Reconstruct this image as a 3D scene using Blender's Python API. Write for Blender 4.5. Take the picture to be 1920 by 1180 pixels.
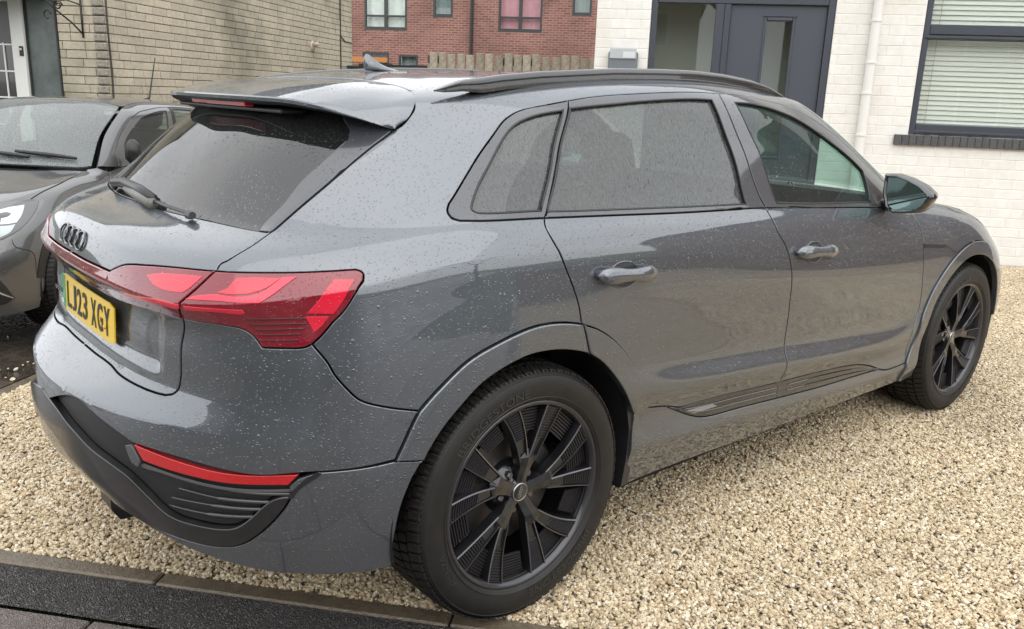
import bpy, bmesh, math, random, json
import numpy as np
from mathutils import Vector, Matrix
from mathutils.geometry import delaunay_2d_cdt
random.seed(7); RNG = np.random.default_rng(7)
for o in list(bpy.data.objects): bpy.data.objects.remove(o)
sc = bpy.context.scene
COL = sc.collection
# ---------------- camera, sky, sun, exposure ----------------
CAM_LOC = (-1.5126, -2.5848, 1.5036); YAW, PITCH, ROLL, FPX = 0.853882, 0.254378, 0.0374209, 1588.05
cam = bpy.data.cameras.new('camera'); camo = bpy.data.objects.new('camera', cam); COL.objects.link(camo)
_f = Vector((math.cos(YAW)*math.cos(PITCH), math.sin(YAW)*math.cos(PITCH), -math.sin(PITCH)))
_r = _f.cross(Vector((0, 0, 1))).normalized(); _u = _r.cross(_f)
_r2 = _r*math.cos(ROLL) + _u*math.sin(ROLL); _u2 = -_r*math.sin(ROLL) + _u*math.cos(ROLL)
_M = Matrix((_r2, _u2, -_f)).transposed().to_4x4(); _M.translation = Vector(CAM_LOC)
camo.matrix_world = _M
cam.sensor_width = 36; cam.lens = FPX/1920*36; cam.clip_end = 600; cam.clip_start = .05
sc.camera = camo
sc.render.resolution_x = 1024; sc.render.resolution_y = 629
world = bpy.data.worlds.new('World'); sc.world = world; world.use_nodes = True
wn = world.node_tree; wn.nodes.clear()
sky = wn.nodes.new('ShaderNodeTexSky'); sky.sky_type = 'NISHITA'; sky.sun_disc = False
SUN_EL, SUN_AZ = math.radians(58), math.radians(200)
sky.sun_elevation = SUN_EL; sky.sun_rotation = SUN_AZ
sky.air_density = 1.0; sky.dust_density = 1.0; sky.ozone_density = 1.0
hs = wn.nodes.new('ShaderNodeHueSaturation'); hs.inputs['Saturation'].default_value = 0.10
bg = wn.nodes.new('ShaderNodeBackground'); bg.inputs['Strength'].default_value = 0.15
wo = wn.nodes.new('ShaderNodeOutputWorld')
# an even deck of rain cloud over the sky
wtc = wn.nodes.new('ShaderNodeTexCoord'); wnz = wn.nodes.new('ShaderNodeTexNoise'); wnz.inputs['Scale'].default_value = 2.2; wnz.inputs['Detail'].default_value = 4
wrp = wn.nodes.new('ShaderNodeValToRGB'); wrp.color_ramp.elements[0].position = .35; wrp.color_ramp.elements[0].color = (.80, .83, .87, 1); wrp.color_ramp.elements[1].position = .68; wrp.color_ramp.elements[1].color = (1, 1, 1, 1)
wsc = wn.nodes.new('ShaderNodeVectorMath'); wsc.operation = 'SCALE'; wsc.inputs['Scale'].default_value = 5.6
wmx = wn.nodes.new('ShaderNodeMix'); wmx.data_type = 'RGBA'; wmx.inputs[0].default_value = .88
wn.links.new(wtc.outputs['Generated'], wnz.inputs['Vector']); wn.links.new(wnz.outputs['Fac'], wrp.inputs[0]); wn.links.new(wrp.outputs[0], wsc.inputs[0])
wn.links.new(sky.outputs[0], hs.inputs['Color']); wn.links.new(hs.outputs[0], wmx.inputs[6]); wn.links.new(wsc.outputs[0], wmx.inputs[7]); wn.links.new(wmx.outputs[2], bg.inputs['Color']); wn.links.new(bg.outputs[0], wo.inputs[0])
sun = bpy.data.lights.new('sun', 'SUN'); sun.energy = 0.5; sun.angle = math.radians(90); sun.color = (1, .97, .93)
suno = bpy.data.objects.new('sun', sun); COL.objects.link(suno)
_sd = Vector((math.sin(SUN_AZ)*math.cos(SUN_EL), math.cos(SUN_AZ)*math.cos(SUN_EL), math.sin(SUN_EL)))
suno.rotation_euler = (-_sd).to_track_quat('-Z', 'Y').to_euler()
sc.view_settings.view_transform = 'Standard'; sc.view_settings.look = 'None'
sc.view_settings.exposure = 1.36; sc.view_settings.gamma = 1

# ---------------- materials ----------------
MAT = {}
def nt(name):
    m = bpy.data.materials.new(name); m.use_nodes = True
    n = m.node_tree; n.nodes.clear()
    out = n.nodes.new('ShaderNodeOutputMaterial')
    return m, n, out
def N(n, t, **kw):
    x = n.nodes.new(t)
    for k, v in kw.items():
        if k in x.inputs.keys(): x.inputs[k].default_value = v
        else: setattr(x, k, v)
    return x
def ramp(n, src, stops):
    r = n.nodes.new('ShaderNodeValToRGB'); e = r.color_ramp.elements
    while len(e) < len(stops): e.new(.5)
    for i, (p, c) in enumerate(stops):
        e[i].position = p; e[i].color = (c, c, c, 1) if not isinstance(c, tuple) else (*c, 1)
    n.links.new(src, r.inputs[0]); return r.outputs[0]
def math_(n, op, a, b=None):
    m = n.nodes.new('ShaderNodeMath'); m.operation = op
    for i, x in enumerate((a, b)):
        if x is None: continue
        if isinstance(x, (int, float)): m.inputs[i].default_value = x
        else: n.links.new(x, m.inputs[i])
    return m.outputs[0]
def rain(n, strength=1.0, scale=150, cover=.45, streak=False):
    """beads of rain: cells with a domed drop of random size; returns (normal, mask)"""
    tc = N(n, 'ShaderNodeTexCoord')
    vec = tc.outputs['Object']
    if streak:
        mp = N(n, 'ShaderNodeMapping'); mp.inputs['Scale'].default_value = (1, 1, .34); n.links.new(vec, mp.inputs[0]); vec = mp.outputs[0]
    hsum = None
    for sc_, cv in ((scale, cover), (scale*.55, cover*.16)):
        v = N(n, 'ShaderNodeTexVoronoi', Scale=sc_); n.links.new(vec, v.inputs['Vector'])
        sep = N(n, 'ShaderNodeSeparateColor'); n.links.new(v.outputs['Color'], sep.inputs[0])
        on = math_(n, 'LESS_THAN', sep.outputs[0], cv)
        rad = math_(n, 'MULTIPLY_ADD', sep.outputs[1], .22); rad.node.inputs[2].default_value = .12
        d = math_(n, 'DIVIDE', v.outputs['Distance'], rad)
        d2 = math_(n, 'MULTIPLY', d, d)
        h = math_(n, 'SUBTRACT', 1.0, d2); h.node.use_clamp = True
        h = math_(n, 'POWER', h, .5)
        h = math_(n, 'MULTIPLY', h, on)
        h = math_(n, 'MULTIPLY', h, 1.0 if sc_ == scale else 1.3)
        hsum = h if hsum is None else math_(n, 'MAXIMUM', hsum, h)
    b = N(n, 'ShaderNodeBump', Strength=strength, Distance=.0011)
    n.links.new(hsum, b.inputs['Height'])
    return b.outputs[0], hsum
def princ(name, col, rough=.5, metal=0, coat=0, coat_rough=.03, spec=.5, wet=None, noise=None, bump=None, emit=None, ior=1.5, randv=0, streak=False, coat_ior=1.5):
    if name in MAT: return MAT[name]
    m, n, out = nt(name)
    p = N(n, 'ShaderNodeBsdfPrincipled'); p.inputs['Base Color'].default_value = (*col, 1)
    p.inputs['Roughness'].default_value = rough; p.inputs['Metallic'].default_value = metal
    p.inputs['Coat Weight'].default_value = coat; p.inputs['Coat IOR'].default_value = coat_ior; p.inputs['Coat Roughness'].default_value = coat_rough
    p.inputs['Specular IOR Level'].default_value = spec; p.inputs['IOR'].default_value = ior
    csrc = None
    if noise:
        tc = N(n, 'ShaderNodeTexCoord'); ns = N(n, 'ShaderNodeTexNoise', Scale=noise[0], Detail=6.0, Roughness=.6)
        n.links.new(tc.outputs['Object'], ns.inputs['Vector'])
        a = tuple(c*(1-noise[1]) for c in col); b = tuple(min(1, c*(1+noise[1])) for c in col)
        csrc = ramp(n, ns.outputs['Fac'], [(.3, a), (.7, b)])
        if bump is None: pass
        n.links.new(csrc, p.inputs['Base Color'])
    if randv:
        oi = N(n, 'ShaderNodeObjectInfo'); v = math_(n, 'MULTIPLY_ADD', oi.outputs['Random'], 2*randv); v.node.inputs[2].default_value = 1-randv
        h = N(n, 'ShaderNodeHueSaturation'); n.links.new(v, h.inputs['Value'])
        if csrc is not None: n.links.new(csrc, h.inputs['Color'])
        else: h.inputs['Color'].default_value = (*col, 1)
        n.links.new(h.outputs[0], p.inputs['Base Color'])
    if bump:
        tc = N(n, 'ShaderNodeTexCoord'); ns = N(n, 'ShaderNodeTexNoise', Scale=bump[0], Detail=8.0, Roughness=.65)
        n.links.new(tc.outputs['Object'], ns.inputs['Vector'])
        bb = N(n, 'ShaderNodeBump', Strength=bump[1], Distance=bump[2]); n.links.new(ns.outputs['Fac'], bb.inputs['Height'])
        n.links.new(bb.outputs[0], p.inputs['Normal'])
    if wet:
        nm, mk = rain(n, *wet, streak=streak)
        n.links.new(nm, p.inputs['Normal']); n.links.new(nm, p.inputs['Coat Normal'])
    if emit: p.inputs['Emission Color'].default_value = (*emit[0], 1); p.inputs['Emission Strength'].default_value = emit[1]
    n.links.new(p.outputs[0], out.inputs[0]); MAT[name] = m; return m
def glass(name, tint, wet=None, streak=False, ior=1.5, film=0.0):
    """thin window glass: tinted see-through sheet with a Fresnel reflection"""
    if name in MAT: return MAT[name]
    m, n, out = nt(name)
    tr = N(n, 'ShaderNodeBsdfTransparent'); tr.inputs[0].default_value = (*tint, 1)
    gl = N(n, 'ShaderNodeBsdfGlossy'); gl.inputs['Roughness'].default_value = .015
    fr = N(n, 'ShaderNodeFresnel', IOR=ior); mx = N(n, 'ShaderNodeMixShader')
    ge = N(n, 'ShaderNodeNewGeometry'); io_ = math_(n, 'MULTIPLY_ADD', ge.outputs['Backfacing'], 1/ior-ior); io_.node.inputs[2].default_value = ior; n.links.new(io_, fr.inputs['IOR'])
    if wet:
        nm, mk = rain(n, *wet, streak=streak)
        n.links.new(nm, gl.inputs['Normal']); n.links.new(nm, fr.inputs['Normal'])
    n.links.new(fr.outputs[0], mx.inputs[0]); n.links.new(tr.outputs[0], mx.inputs[1]); n.links.new(gl.outputs[0], mx.inputs[2])
    res = mx.outputs[0]
    if film:   # thin film of water scatters a little light; on the hatch screen, painted haze
        df = N(n, 'ShaderNodeBsdfDiffuse'); df.inputs[0].default_value = (.34, .36, .36, 1)
        m2 = N(n, 'ShaderNodeMixShader'); m2.inputs[0].default_value = film
        tcf = N(n, 'ShaderNodeTexCoord'); mpf = N(n, 'ShaderNodeMapping'); mpf.inputs['Scale'].default_value = (1, 1, .28) if streak else (1, 1, 1); n.links.new(tcf.outputs['Object'], mpf.inputs[0])
        nf = N(n, 'ShaderNodeTexNoise', Scale=150.0, Detail=4.0, Roughness=.7); n.links.new(mpf.outputs[0], nf.inputs['Vector']); n.links.new(ramp(n, nf.outputs['Fac'], [(.32, film*.55), (.68, film*1.5)]), m2.inputs[0])
        n.links.new(res, m2.inputs[1]); n.links.new(df.outputs[0], m2.inputs[2]); res = m2.outputs[0]
    n.links.new(res, out.inputs[0]); MAT[name] = m; return m

WET = (.85, 142, .74)
paint = princ('grey_paint', (.098, .110, .126), .42, metal=.75, coat_ior=1.9, coat=1.0, coat_rough=.035, wet=WET)
paint2 = princ('dark_grey_metallic_paint', (.115, .115, .116), .38, metal=.7, coat_ior=1.6, coat=1.0, coat_rough=.02, wet=(.8, 150, .4))
gblack = princ('gloss_black', (.012, .012, .014), .12, coat=1, coat_rough=.03, wet=(.8, 190, .35))
satin = princ('satin_black_plastic', (.018, .018, .019), .38, wet=(.6, 200, .35))
trimgrey = princ('dark_window_trim', (.05, .052, .06), .25, coat=1, coat_rough=.04, wet=(.9, 170, .45))
dark = princ('dark_void', (.006, .006, .006), .9)
cabin = princ('cabin_trim', (.02, .02, .021), .7, bump=(200, .3, .001))
seatm = princ('seat_leather', (.025, .025, .027), .5)
rubber = princ('tyre_rubber', (.0085, .0074, .0066), .55, noise=(22, .45), bump=(400, .25, .0006))
rimblk = princ('black_alloy', (.013, .013, .015), .30, metal=.3, coat=.9, coat_rough=.10)
rimedge = princ('alloy_edge', (.13, .13, .14), .30, metal=.7, coat=.5)
redlens = princ('red_lens', (.19, .004, .014), .08, coat=1, coat_rough=.02, wet=WET)
redseg = princ('red_lamp_segment', (.66, .008, .034), .2, coat=1, coat_rough=.02, wet=(.8, 170, .5))
redline = princ('dark_red_lamp_line', (.07, .003, .006), .3, coat=1, wet=(.6, 170, .5))
redrefl = princ('red_reflector', (.48, .003, .006), .12, coat=1, coat_rough=.05, bump=(420, .8, .002))
chrome = princ('chrome', (.6, .6, .6), .12, metal=1)
silver = princ('cap_silver', (.55, .55, .55), .3, metal=1)
plateY = princ('plate_yellow', (.85, .56, .0), .35, coat=.6, coat_rough=.1)
plateG = princ('plate_green', (.03, .35, .12), .35, coat=.6)
ink = princ('plate_ink', (.01, .01, .01), .4)
G_priv = glass('privacy_glass', (.16, .17, .17), (1.0, 130, .62), True, 1.8, .19)
G_front = glass('green_glass', (.66, .84, .78), (.5, 150, .35), True, 1.5, .05)
G_rear = glass('rear_glass', (.05, .055, .055), (.8, 160, .7), False, 1.9, .03)
G_screen = glass('screen_glass', (.65, .82, .77), (.6, 150, .35), False, 1.5, .05)
G_screen2 = glass('hatch_screen_glass', (.60, .78, .72), (.6, 130, .4), False, 1.7, .38)  # heavy pale film paints in the brightness of reflected sky
G_win = glass('house_glass', (.93, .95, .93), None, False, 1.5, 0)
mirrorg = princ('mirror_glass', (.55, .75, .72), .03, metal=1)

# ---------------- object helpers ----------------
def tag(o, label=None, cat=None, group=None, kind=None):
    if label: o['label'] = label
    if cat: o['category'] = cat
    if group: o['group'] = group
    if kind: o['kind'] = kind
    return o
def empty(name, loc=(0, 0, 0), rz=0, label=None, cat=None, group=None):
    o = bpy.data.objects.new(name, None); COL.objects.link(o); o.location = loc; o.rotation_euler = (0, 0, rz)
    o.empty_display_size = .2
    return tag(o, label, cat, group)
def mesh_data(name, V, F, mat=None, normals=None, smooth=False):
    me = bpy.data.meshes.new(name)
    me.from_pydata([tuple(map(float, v)) for v in V], [], [tuple(map(int, f)) for f in F])
    me.update()
    if mat is not None: me.materials.append(mat)
    if smooth or normals is not None: me.polygons.foreach_set('use_smooth', [True]*len(me.polygons))
    if normals is not None: me.normals_split_custom_set_from_vertices([tuple(map(float, x)) for x in normals])
    return me
def link(name, me, parent=None, loc=None, kind=None):
    o = bpy.data.objects.new(name, me); COL.objects.link(o)
    if parent is not None: o.parent = parent
    if loc is not None: o.location = loc
    if kind: o['kind'] = kind
    return o
class MB:
    def __init__(s): s.v = []; s.f = []
    def add(s, V, F):
        k = len(s.v); s.v += [tuple(v) for v in V]; s.f += [tuple(i+k for i in f) for f in F]; return s
    def box(s, c, d, M=None):
        x, y, z = d[0]/2, d[1]/2, d[2]/2
        V = [Vector((a*x, b*y, e*z)) for e in (-1, 1) for b in (-1, 1) for a in (-1, 1)]
        if M is not None: V = [M @ v for v in V]
        c = Vector(c); V = [v+c for v in V]
        return s.add(V, [(0, 2, 3, 1), (4, 5, 7, 6), (0, 1, 5, 4), (2, 6, 7, 3), (0, 4, 6, 2), (1, 3, 7, 5)])
    def bbox(s, c, d, b=.01, M=None):
        """box with chamfered edges"""
        x, y, z = d[0]/2, d[1]/2, d[2]/2; b = min(b, x*.9, y*.9, z*.9)
        V = []
        for sx in (-1, 1):
            for sy in (-1, 1):
                for sz in (-1, 1):
                    V += [(sx*x, sy*(y-b), sz*(z-b)), (sx*(x-b), sy*y, sz*(z-b)), (sx*(x-b), sy*(y-b), sz*z)]
        V = [Vector(v) for v in V]
        if M is not None: V = [M @ v for v in V]
        c = Vector(c)
        I = lambda a, b_, e, k: ((a*2+b_)*2+e)*3+k
        F = []
        F.append((I(0,0,0,0), I(0,0,1,0), I(0,1,1,0), I(0,1,0,0))); F.append((I(1,0,0,0), I(1,1,0,0), I(1,1,1,0), I(1,0,1,0)))
        F.append((I(0,0,0,1), I(1,0,0,1), I(1,0,1,1), I(0,0,1,1))); F.append((I(0,1,0,1), I(0,1,1,1), I(1,1,1,1), I(1,1,0,1)))
        F.append((I(0,0,0,2), I(0,1,0,2), I(1,1,0,2), I(1,0,0,2))); F.append((I(0,0,1,2), I(1,0,1,2), I(1,1,1,2), I(0,1,1,2)))
        for a in (0, 1):
            for b_ in (0, 1):
                F.append((I(a,b_,0,0), I(a,b_,0,1), I(a,b_,1,1), I(a,b_,1,0)))
                F.append((I(a,0,b_,0), I(a,0,b_,2), I(a,1,b_,2), I(a,1,b_,0)))
                F.append((I(0,a,b_,1), I(0,a,b_,2), I(1,a,b_,2), I(1,a,b_,1)))
                for e in (0, 1): F.append((I(a,b_,e,0), I(a,b_,e,1), I(a,b_,e,2)))
        return s.add([v+c for v in V], F)
    def tube(s, pts, r, n=8, cap=True):
        pts = [Vector(p) for p in pts]; k0 = len(s.v); rings = []
        up = Vector((0, 0, 1)); prev = None
        for i, p in enumerate(pts):
            t = (pts[min(i+1, len(pts)-1)]-pts[max(i-1, 0)]).normalized()
            a = t.cross(up if abs(t.z) < .95 else Vector((1, 0, 0))).normalized() if prev is None else (prev - t*prev.dot(t)).normalized()
            prev = a; b = t.cross(a); rr = r[i] if hasattr(r, '__len__') else r
            s.v += [tuple(p + (a*math.cos(2*math.pi*j/n) + b*math.sin(2*math.pi*j/n))*rr) for j in range(n)]
        for i in range(len(pts)-1):
            for j in range(n):
                s.f.append((k0+i*n+j, k0+i*n+(j+1) % n, k0+(i+1)*n+(j+1) % n, k0+(i+1)*n+j))
        if cap:
            s.f.append(tuple(k0+j for j in range(n))[::-1]); s.f.append(tuple(k0+(len(pts)-1)*n+j for j in range(n)))
        return s
    def lathe(s, prof, n=48, axis='y', c=(0, 0, 0)):
        k0 = len(s.v)
        for (r, h) in prof:
            for j in range(n):
                a = 2*math.pi*j/n
                P = {'y': (r*math.cos(a), h, r*math.sin(a)), 'z': (r*math.cos(a), r*math.sin(a), h), 'x': (h, r*math.cos(a), r*math.sin(a))}[axis]
                s.v.append((P[0]+c[0], P[1]+c[1], P[2]+c[2]))
        for i in range(len(prof)-1):
            for j in range(n): s.f.append((k0+i*n+j, k0+(i+1)*n+j, k0+(i+1)*n+(j+1) % n, k0+i*n+(j+1) % n))
        return s
    def build(s, name, mat, parent=None, smooth=False, kind=None, recalc=True, auto=None):
        me = mesh_data(name, s.v, s.f, mat)
        if recalc:
            bm = bmesh.new(); bm.from_mesh(me); bmesh.ops.recalc_face_normals(bm, faces=bm.faces); bm.to_mesh(me); bm.free()
        if smooth:
            me.polygons.foreach_set('use_smooth', [True]*len(me.polygons))
            if auto:
                me.set_sharp_from_angle(angle=math.radians(auto))
        return link(name, me, parent, kind=kind)
def text_mesh(txt, size=1, extrude=0, bold=0):
    cu = bpy.data.curves.new('lettering', 'FONT'); cu.body = txt; cu.size = size; cu.extrude = extrude; cu.offset = bold
    cu.align_x = 'CENTER'; cu.align_y = 'CENTER'; cu.resolution_u = 3
    o = bpy.data.objects.new('lettering', cu); COL.objects.link(o)
    bpy.context.view_layer.update()
    me = bpy.data.meshes.new_from_object(o.evaluated_get(bpy.context.evaluated_depsgraph_get()))
    V = [tuple(v.co) for v in me.vertices]; F = [tuple(p.vertices) for p in me.polygons]
    bpy.data.objects.remove(o); bpy.data.meshes.remove(me); bpy.data.curves.remove(cu)
    return V, F
# --- BODY SURFACE ---
import numpy as np
# control rows: 17 columns from rear centre (c0) round the corner and along the flank to the front centre (c16)
ROWS = [
 # r0 bottom edge
 [(-.985,0,.425),(-.958,.25,.408),(-.900,.46,.372),(-.822,.63,.340),(-.695,.775,.312),(-.5,.885,.295),(-.2,.925,.29),(.2,.92,.28),(.7,.905,.272),(1.2,.905,.262),(1.8,.905,.255),(2.3,.905,.25),(2.8,.91,.25),(3.27,.92,.25),(3.6,.80,.24),(3.74,.5,.24),(3.80,0,.24)],
 # r1 rocker crease / lower bumper
 [(-1.018,0,.48),(-.990,.25,.47),(-.930,.46,.45),(-.842,.63,.425),(-.715,.785,.405),(-.52,.90,.41),(-.2,.944,.43),(.2,.942,.425),(.7,.94,.398),(1.2,.94,.372),(1.8,.94,.342),(2.3,.938,.328),(2.8,.94,.36),(3.27,.945,.38),(3.64,.81,.38),(3.80,.5,.38),(3.87,0,.38)],
 # r2 concave line of the door trim
 [(-1.028,0,.58),(-1.003,.25,.577),(-.943,.46,.57),(-.852,.63,.555),(-.733,.785,.545),(-.545,.905,.54),(-.2,.954,.56),(.2,.945,.54),(.7,.927,.503),(1.2,.927,.468),(1.8,.927,.43),(2.3,.928,.41),(2.8,.945,.50),(3.27,.95,.52),(3.65,.82,.52),(3.81,.5,.54),(3.88,0,.54)],
 # r3 door bulge crest / bumper crest
 [(-1.012,0,.69),(-.988,.25,.69),(-.930,.46,.69),(-.845,.63,.685),(-.732,.785,.67),(-.56,.90,.65),(-.2,.958,.66),(.2,.955,.64),(.7,.946,.583),(1.2,.946,.546),(1.8,.946,.502),(2.3,.940,.485),(2.8,.95,.62),(3.27,.95,.64),(3.64,.82,.62),(3.79,.5,.66),(3.86,0,.66)],
 # r4 above the bulge / foot of the tailgate
 [(-.892,0,.765),(-.888,.25,.765),(-.862,.46,.765),(-.815,.61,.765),(-.728,.765,.765),(-.575,.888,.77),(-.2,.958,.77),(.2,.955,.74),(.7,.930,.665),(1.2,.928,.625),(1.8,.928,.575),(2.3,.930,.565),(2.8,.955,.72),(3.27,.945,.72),(3.61,.81,.70),(3.77,.5,.73),(3.83,0,.73)],
 # r5 door middle / number plate
 [(-.888,0,.86),(-.884,.25,.86),(-.858,.46,.86),(-.808,.62,.86),(-.722,.765,.865),(-.58,.882,.875),(-.2,.953,.885),(.2,.953,.875),(.7,.934,.80),(1.2,.932,.77),(1.8,.932,.73),(2.3,.934,.72),(2.8,.952,.82),(3.25,.935,.80),(3.57,.80,.765),(3.74,.5,.78),(3.80,0,.78)],
 # r6 below the light bar
 [(-.885,0,.935),(-.88,.25,.935),(-.855,.46,.935),(-.803,.63,.938),(-.715,.765,.95),(-.575,.876,.97),(-.2,.944,1.0),(.2,.945,.99),(.7,.938,.94),(1.2,.936,.905),(1.8,.934,.87),(2.3,.933,.86),(2.8,.94,.92),(3.21,.91,.88),(3.5,.78,.82),(3.69,.48,.82),(3.76,0,.82)],
 # r7 shoulder crease / light bar ridge
 [(-.922,0,1.0),(-.914,.25,1.0),(-.889,.46,1.0),(-.836,.635,1.0),(-.733,.768,1.015),(-.572,.872,1.045),(-.22,.933,1.09),(.2,.934,1.088),(.7,.929,1.055),(1.2,.923,1.02),(1.8,.917,.985),(2.3,.914,.975),(2.78,.91,1.0),(3.16,.87,.955),(3.43,.74,.87),(3.62,.46,.85),(3.69,0,.85)],
 # r8 shelf middle
 [(-.885,0,1.100),(-.876,.24,1.100),(-.836,.45,1.100),(-.760,.632,1.10),(-.668,.745,1.105),(-.51,.842,1.122),(-.2,.905,1.145),(.2,.914,1.142),(.7,.911,1.118),(1.2,.906,1.088),(1.8,.90,1.062),(2.29,.885,1.045),(2.68,.855,1.058),(3.08,.80,1.01),(3.34,.67,.95),(3.46,.42,.925),(3.5,0,.925)],
 # r9 belt / foot of the rear screen / cowl
 [(-.715,0,1.162),(-.708,.22,1.162),(-.674,.43,1.162),(-.612,.63,1.158),(-.55,.705,1.163),(-.42,.79,1.178),(-.15,.862,1.192),(.2,.88,1.182),(.7,.885,1.162),(1.2,.883,1.138),(1.8,.876,1.118),(2.31,.84,1.105),(2.52,.76,1.098),(2.56,.6,1.10),(2.62,.4,1.105),(2.65,.2,1.108),(2.66,0,1.11)],
 # r10 middle of the windows
 [(-.56,0,1.325),(-.553,.22,1.325),(-.515,.43,1.315),(-.44,.647,1.282),(-.36,.69,1.295),(-.24,.738,1.315),(-.02,.795,1.33),(.25,.812,1.345),(.7,.820,1.35),(1.2,.818,1.343),(1.62,.80,1.325),(2.08,.735,1.302),(2.14,.63,1.327),(2.18,.49,1.34),(2.20,.33,1.345),(2.21,.17,1.35),(2.215,0,1.35)],
 # r11 top of the side windows / head of the rear screen
 [(-.39,0,1.458),(-.383,.22,1.456),(-.345,.43,1.443),(-.25,.655,1.407),(-.18,.676,1.412),(-.08,.703,1.425),(.12,.732,1.465),(.38,.742,1.502),(.72,.745,1.524),(1.05,.74,1.526),(1.43,.72,1.498),(1.66,.655,1.515),(1.66,.56,1.540),(1.63,.44,1.557),(1.64,.3,1.564),(1.645,.15,1.568),(1.65,0,1.569)],
 # r12 roof edge under the rails
 [(-.30,0,1.512),(-.295,.22,1.510),(-.265,.42,1.500),(-.195,.61,1.475),(-.12,.635,1.478),(-.02,.655,1.487),(.16,.668,1.514),(.42,.676,1.541),(.75,.676,1.560),(1.05,.668,1.565),(1.38,.643,1.552),(1.54,.60,1.545),(1.55,.52,1.562),(1.56,.41,1.571),(1.57,.28,1.577),(1.572,.14,1.580),(1.575,0,1.581)],
 # r13 roof
 [(-.13,0,1.540),(-.125,.2,1.539),(-.11,.38,1.532),(-.06,.50,1.521),(0,.51,1.527),(.08,.515,1.534),(.22,.52,1.547),(.46,.52,1.565),(.78,.52,1.580),(1.05,.515,1.585),(1.3,.49,1.582),(1.43,.44,1.580),(1.46,.38,1.583),(1.48,.3,1.586),(1.485,.2,1.588),(1.488,.1,1.590),(1.49,0,1.590)],
 # r14 centre line of the roof
 [(.06,0,1.560),(.08,0,1.561),(.12,0,1.563),(.17,0,1.566),(.22,0,1.568),(.3,0,1.572),(.42,0,1.578),(.6,0,1.586),(.84,0,1.593),(1.02,0,1.596),(1.15,0,1.597),(1.22,0,1.597),(1.26,0,1.596),(1.30,0,1.596),(1.33,0,1.595),(1.35,0,1.595),(1.37,0,1.595)],
]
# crease weight of a row per column (1 = sharp)
def _cr(vals): return np.interp(np.arange(17), [v[0] for v in vals], [v[1] for v in vals])
CREASE = {1:_cr([(0,.3),(5,.3),(7,.9),(11,.9),(13,.3)]), 3:_cr([(0,.75),(4,.55),(5,0),(16,0)]),
          4:_cr([(0,.8),(3,.7),(4,.3),(5,0),(16,0)]), 7:_cr([(0,.95),(4,.75),(5,.55),(7,.45),(9,.1),(10,0),(16,0)]),
          8:_cr([(0,0),(10,0),(11,.3),(14,.6),(16,.4)]), 9:_cr([(0,.9),(3,.9),(4,.2),(5,.1),(9,.3),(11,.8),(16,.9)]),
          11:_cr([(0,0),(10,0),(11,.3),(16,.2)]), 12:_cr([(0,0),(4,.1),(10,.1),(16,.1)])}
# crease weight of the column 3 (the edge of the rear pillar) per row
UCREASE = {3:{9:.5,10:.85,11:.85,12:.3}}
def _herm(P, crease, n):
    # P (N,...,3) control along axis 0; crease (N,...) weights; returns n samples per segment
    N = len(P); h = np.linalg.norm(np.diff(P, axis=0), axis=-1)**.7 + 1e-4
    sl = np.diff(P, axis=0)/h[..., None]
    mL = np.empty_like(P); mR = np.empty_like(P)
    mL[0] = mR[0] = sl[0]; mL[-1] = mR[-1] = sl[-1]
    for i in range(1, N-1):
        a, b = h[i-1][..., None], h[i][..., None]
        m = (sl[i-1]*b + sl[i]*a)/(a+b)
        k = crease[i][..., None]
        mL[i] = m*(1-k) + sl[i-1]*k; mR[i] = m*(1-k) + sl[i]*k
    out = []
    for i in range(N-1):
        for t in np.arange(n)/n:
            t2, t3 = t*t, t*t*t
            hh = h[i][..., None]
            out.append((2*t3-3*t2+1)*P[i] + (t3-2*t2+t)*hh*mR[i] + (-2*t3+3*t2)*P[i+1] + (t3-t2)*hh*mL[i+1])
    out.append(P[-1].copy())
    return np.array(out)
NU, NV = 12, 12
def build_surface():
    A = np.array(ROWS, float)                    # rows, cols, 3
    A = A.transpose(1, 0, 2)                     # cols, rows
    nr = A.shape[1]
    # symmetric end conditions: add the mirrored neighbours at the two centre columns
    m0 = A[1]*[1,-1,1]; m1 = A[-2]*[1,-1,1]
    B = np.concatenate([[m0], A, [m1]])
    ck = np.zeros(B.shape[:2])
    for c, d in UCREASE.items():
        for r, k in d.items(): ck[c+1, r] = k
    D = _herm(B, ck, NU)[NU:-NU]                 # (16*NU+1, rows, 3)
    D[:, -1, 1] = 0; D[0, :, 1] = 0; D[-1, :, 1] = 0
    nu = len(D); E = D.transpose(1, 0, 2)        # rows, u, 3
    # roof symmetric end: mirrored row
    E2 = np.concatenate([E, [E[-2]*[1,-1,1]]])
    E2[-1, :, 0] = 2*E[-1, :, 0] - E[-2, :, 0]
    cr = np.zeros(E2.shape[:2]); uu = np.arange(nu)/NU
    for r, c in CREASE.items(): cr[r] = np.interp(uu, np.arange(17), c)
    S = _herm(E2, cr, NV)[:-NV]                  # (14*NV+1, u, 3)
    S = S.transpose(1, 0, 2).copy()              # u, v, 3
    S[:, :, 1] *= -1                             # the right-hand flank is y < 0
    return S
S = build_surface()
def _nrm(S):
    du = np.gradient(S, axis=0); dv = np.gradient(S, axis=1)
    # symmetric halves
    n = np.cross(dv, du); l = np.linalg.norm(n, axis=-1, keepdims=True)
    n = n/np.maximum(l, 1e-9)
    return n
NRM = _nrm(S)
if NRM[8*NU, 5*NV, 1] > 0: NRM = -NRM
NRM[0, :, 1] = 0; NRM[-1, :, 1] = 0; NRM[:, -1, 1] = 0
NRM[:, -1] = (0, 0, 1)
NRM /= np.linalg.norm(NRM, axis=-1, keepdims=True)
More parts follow.
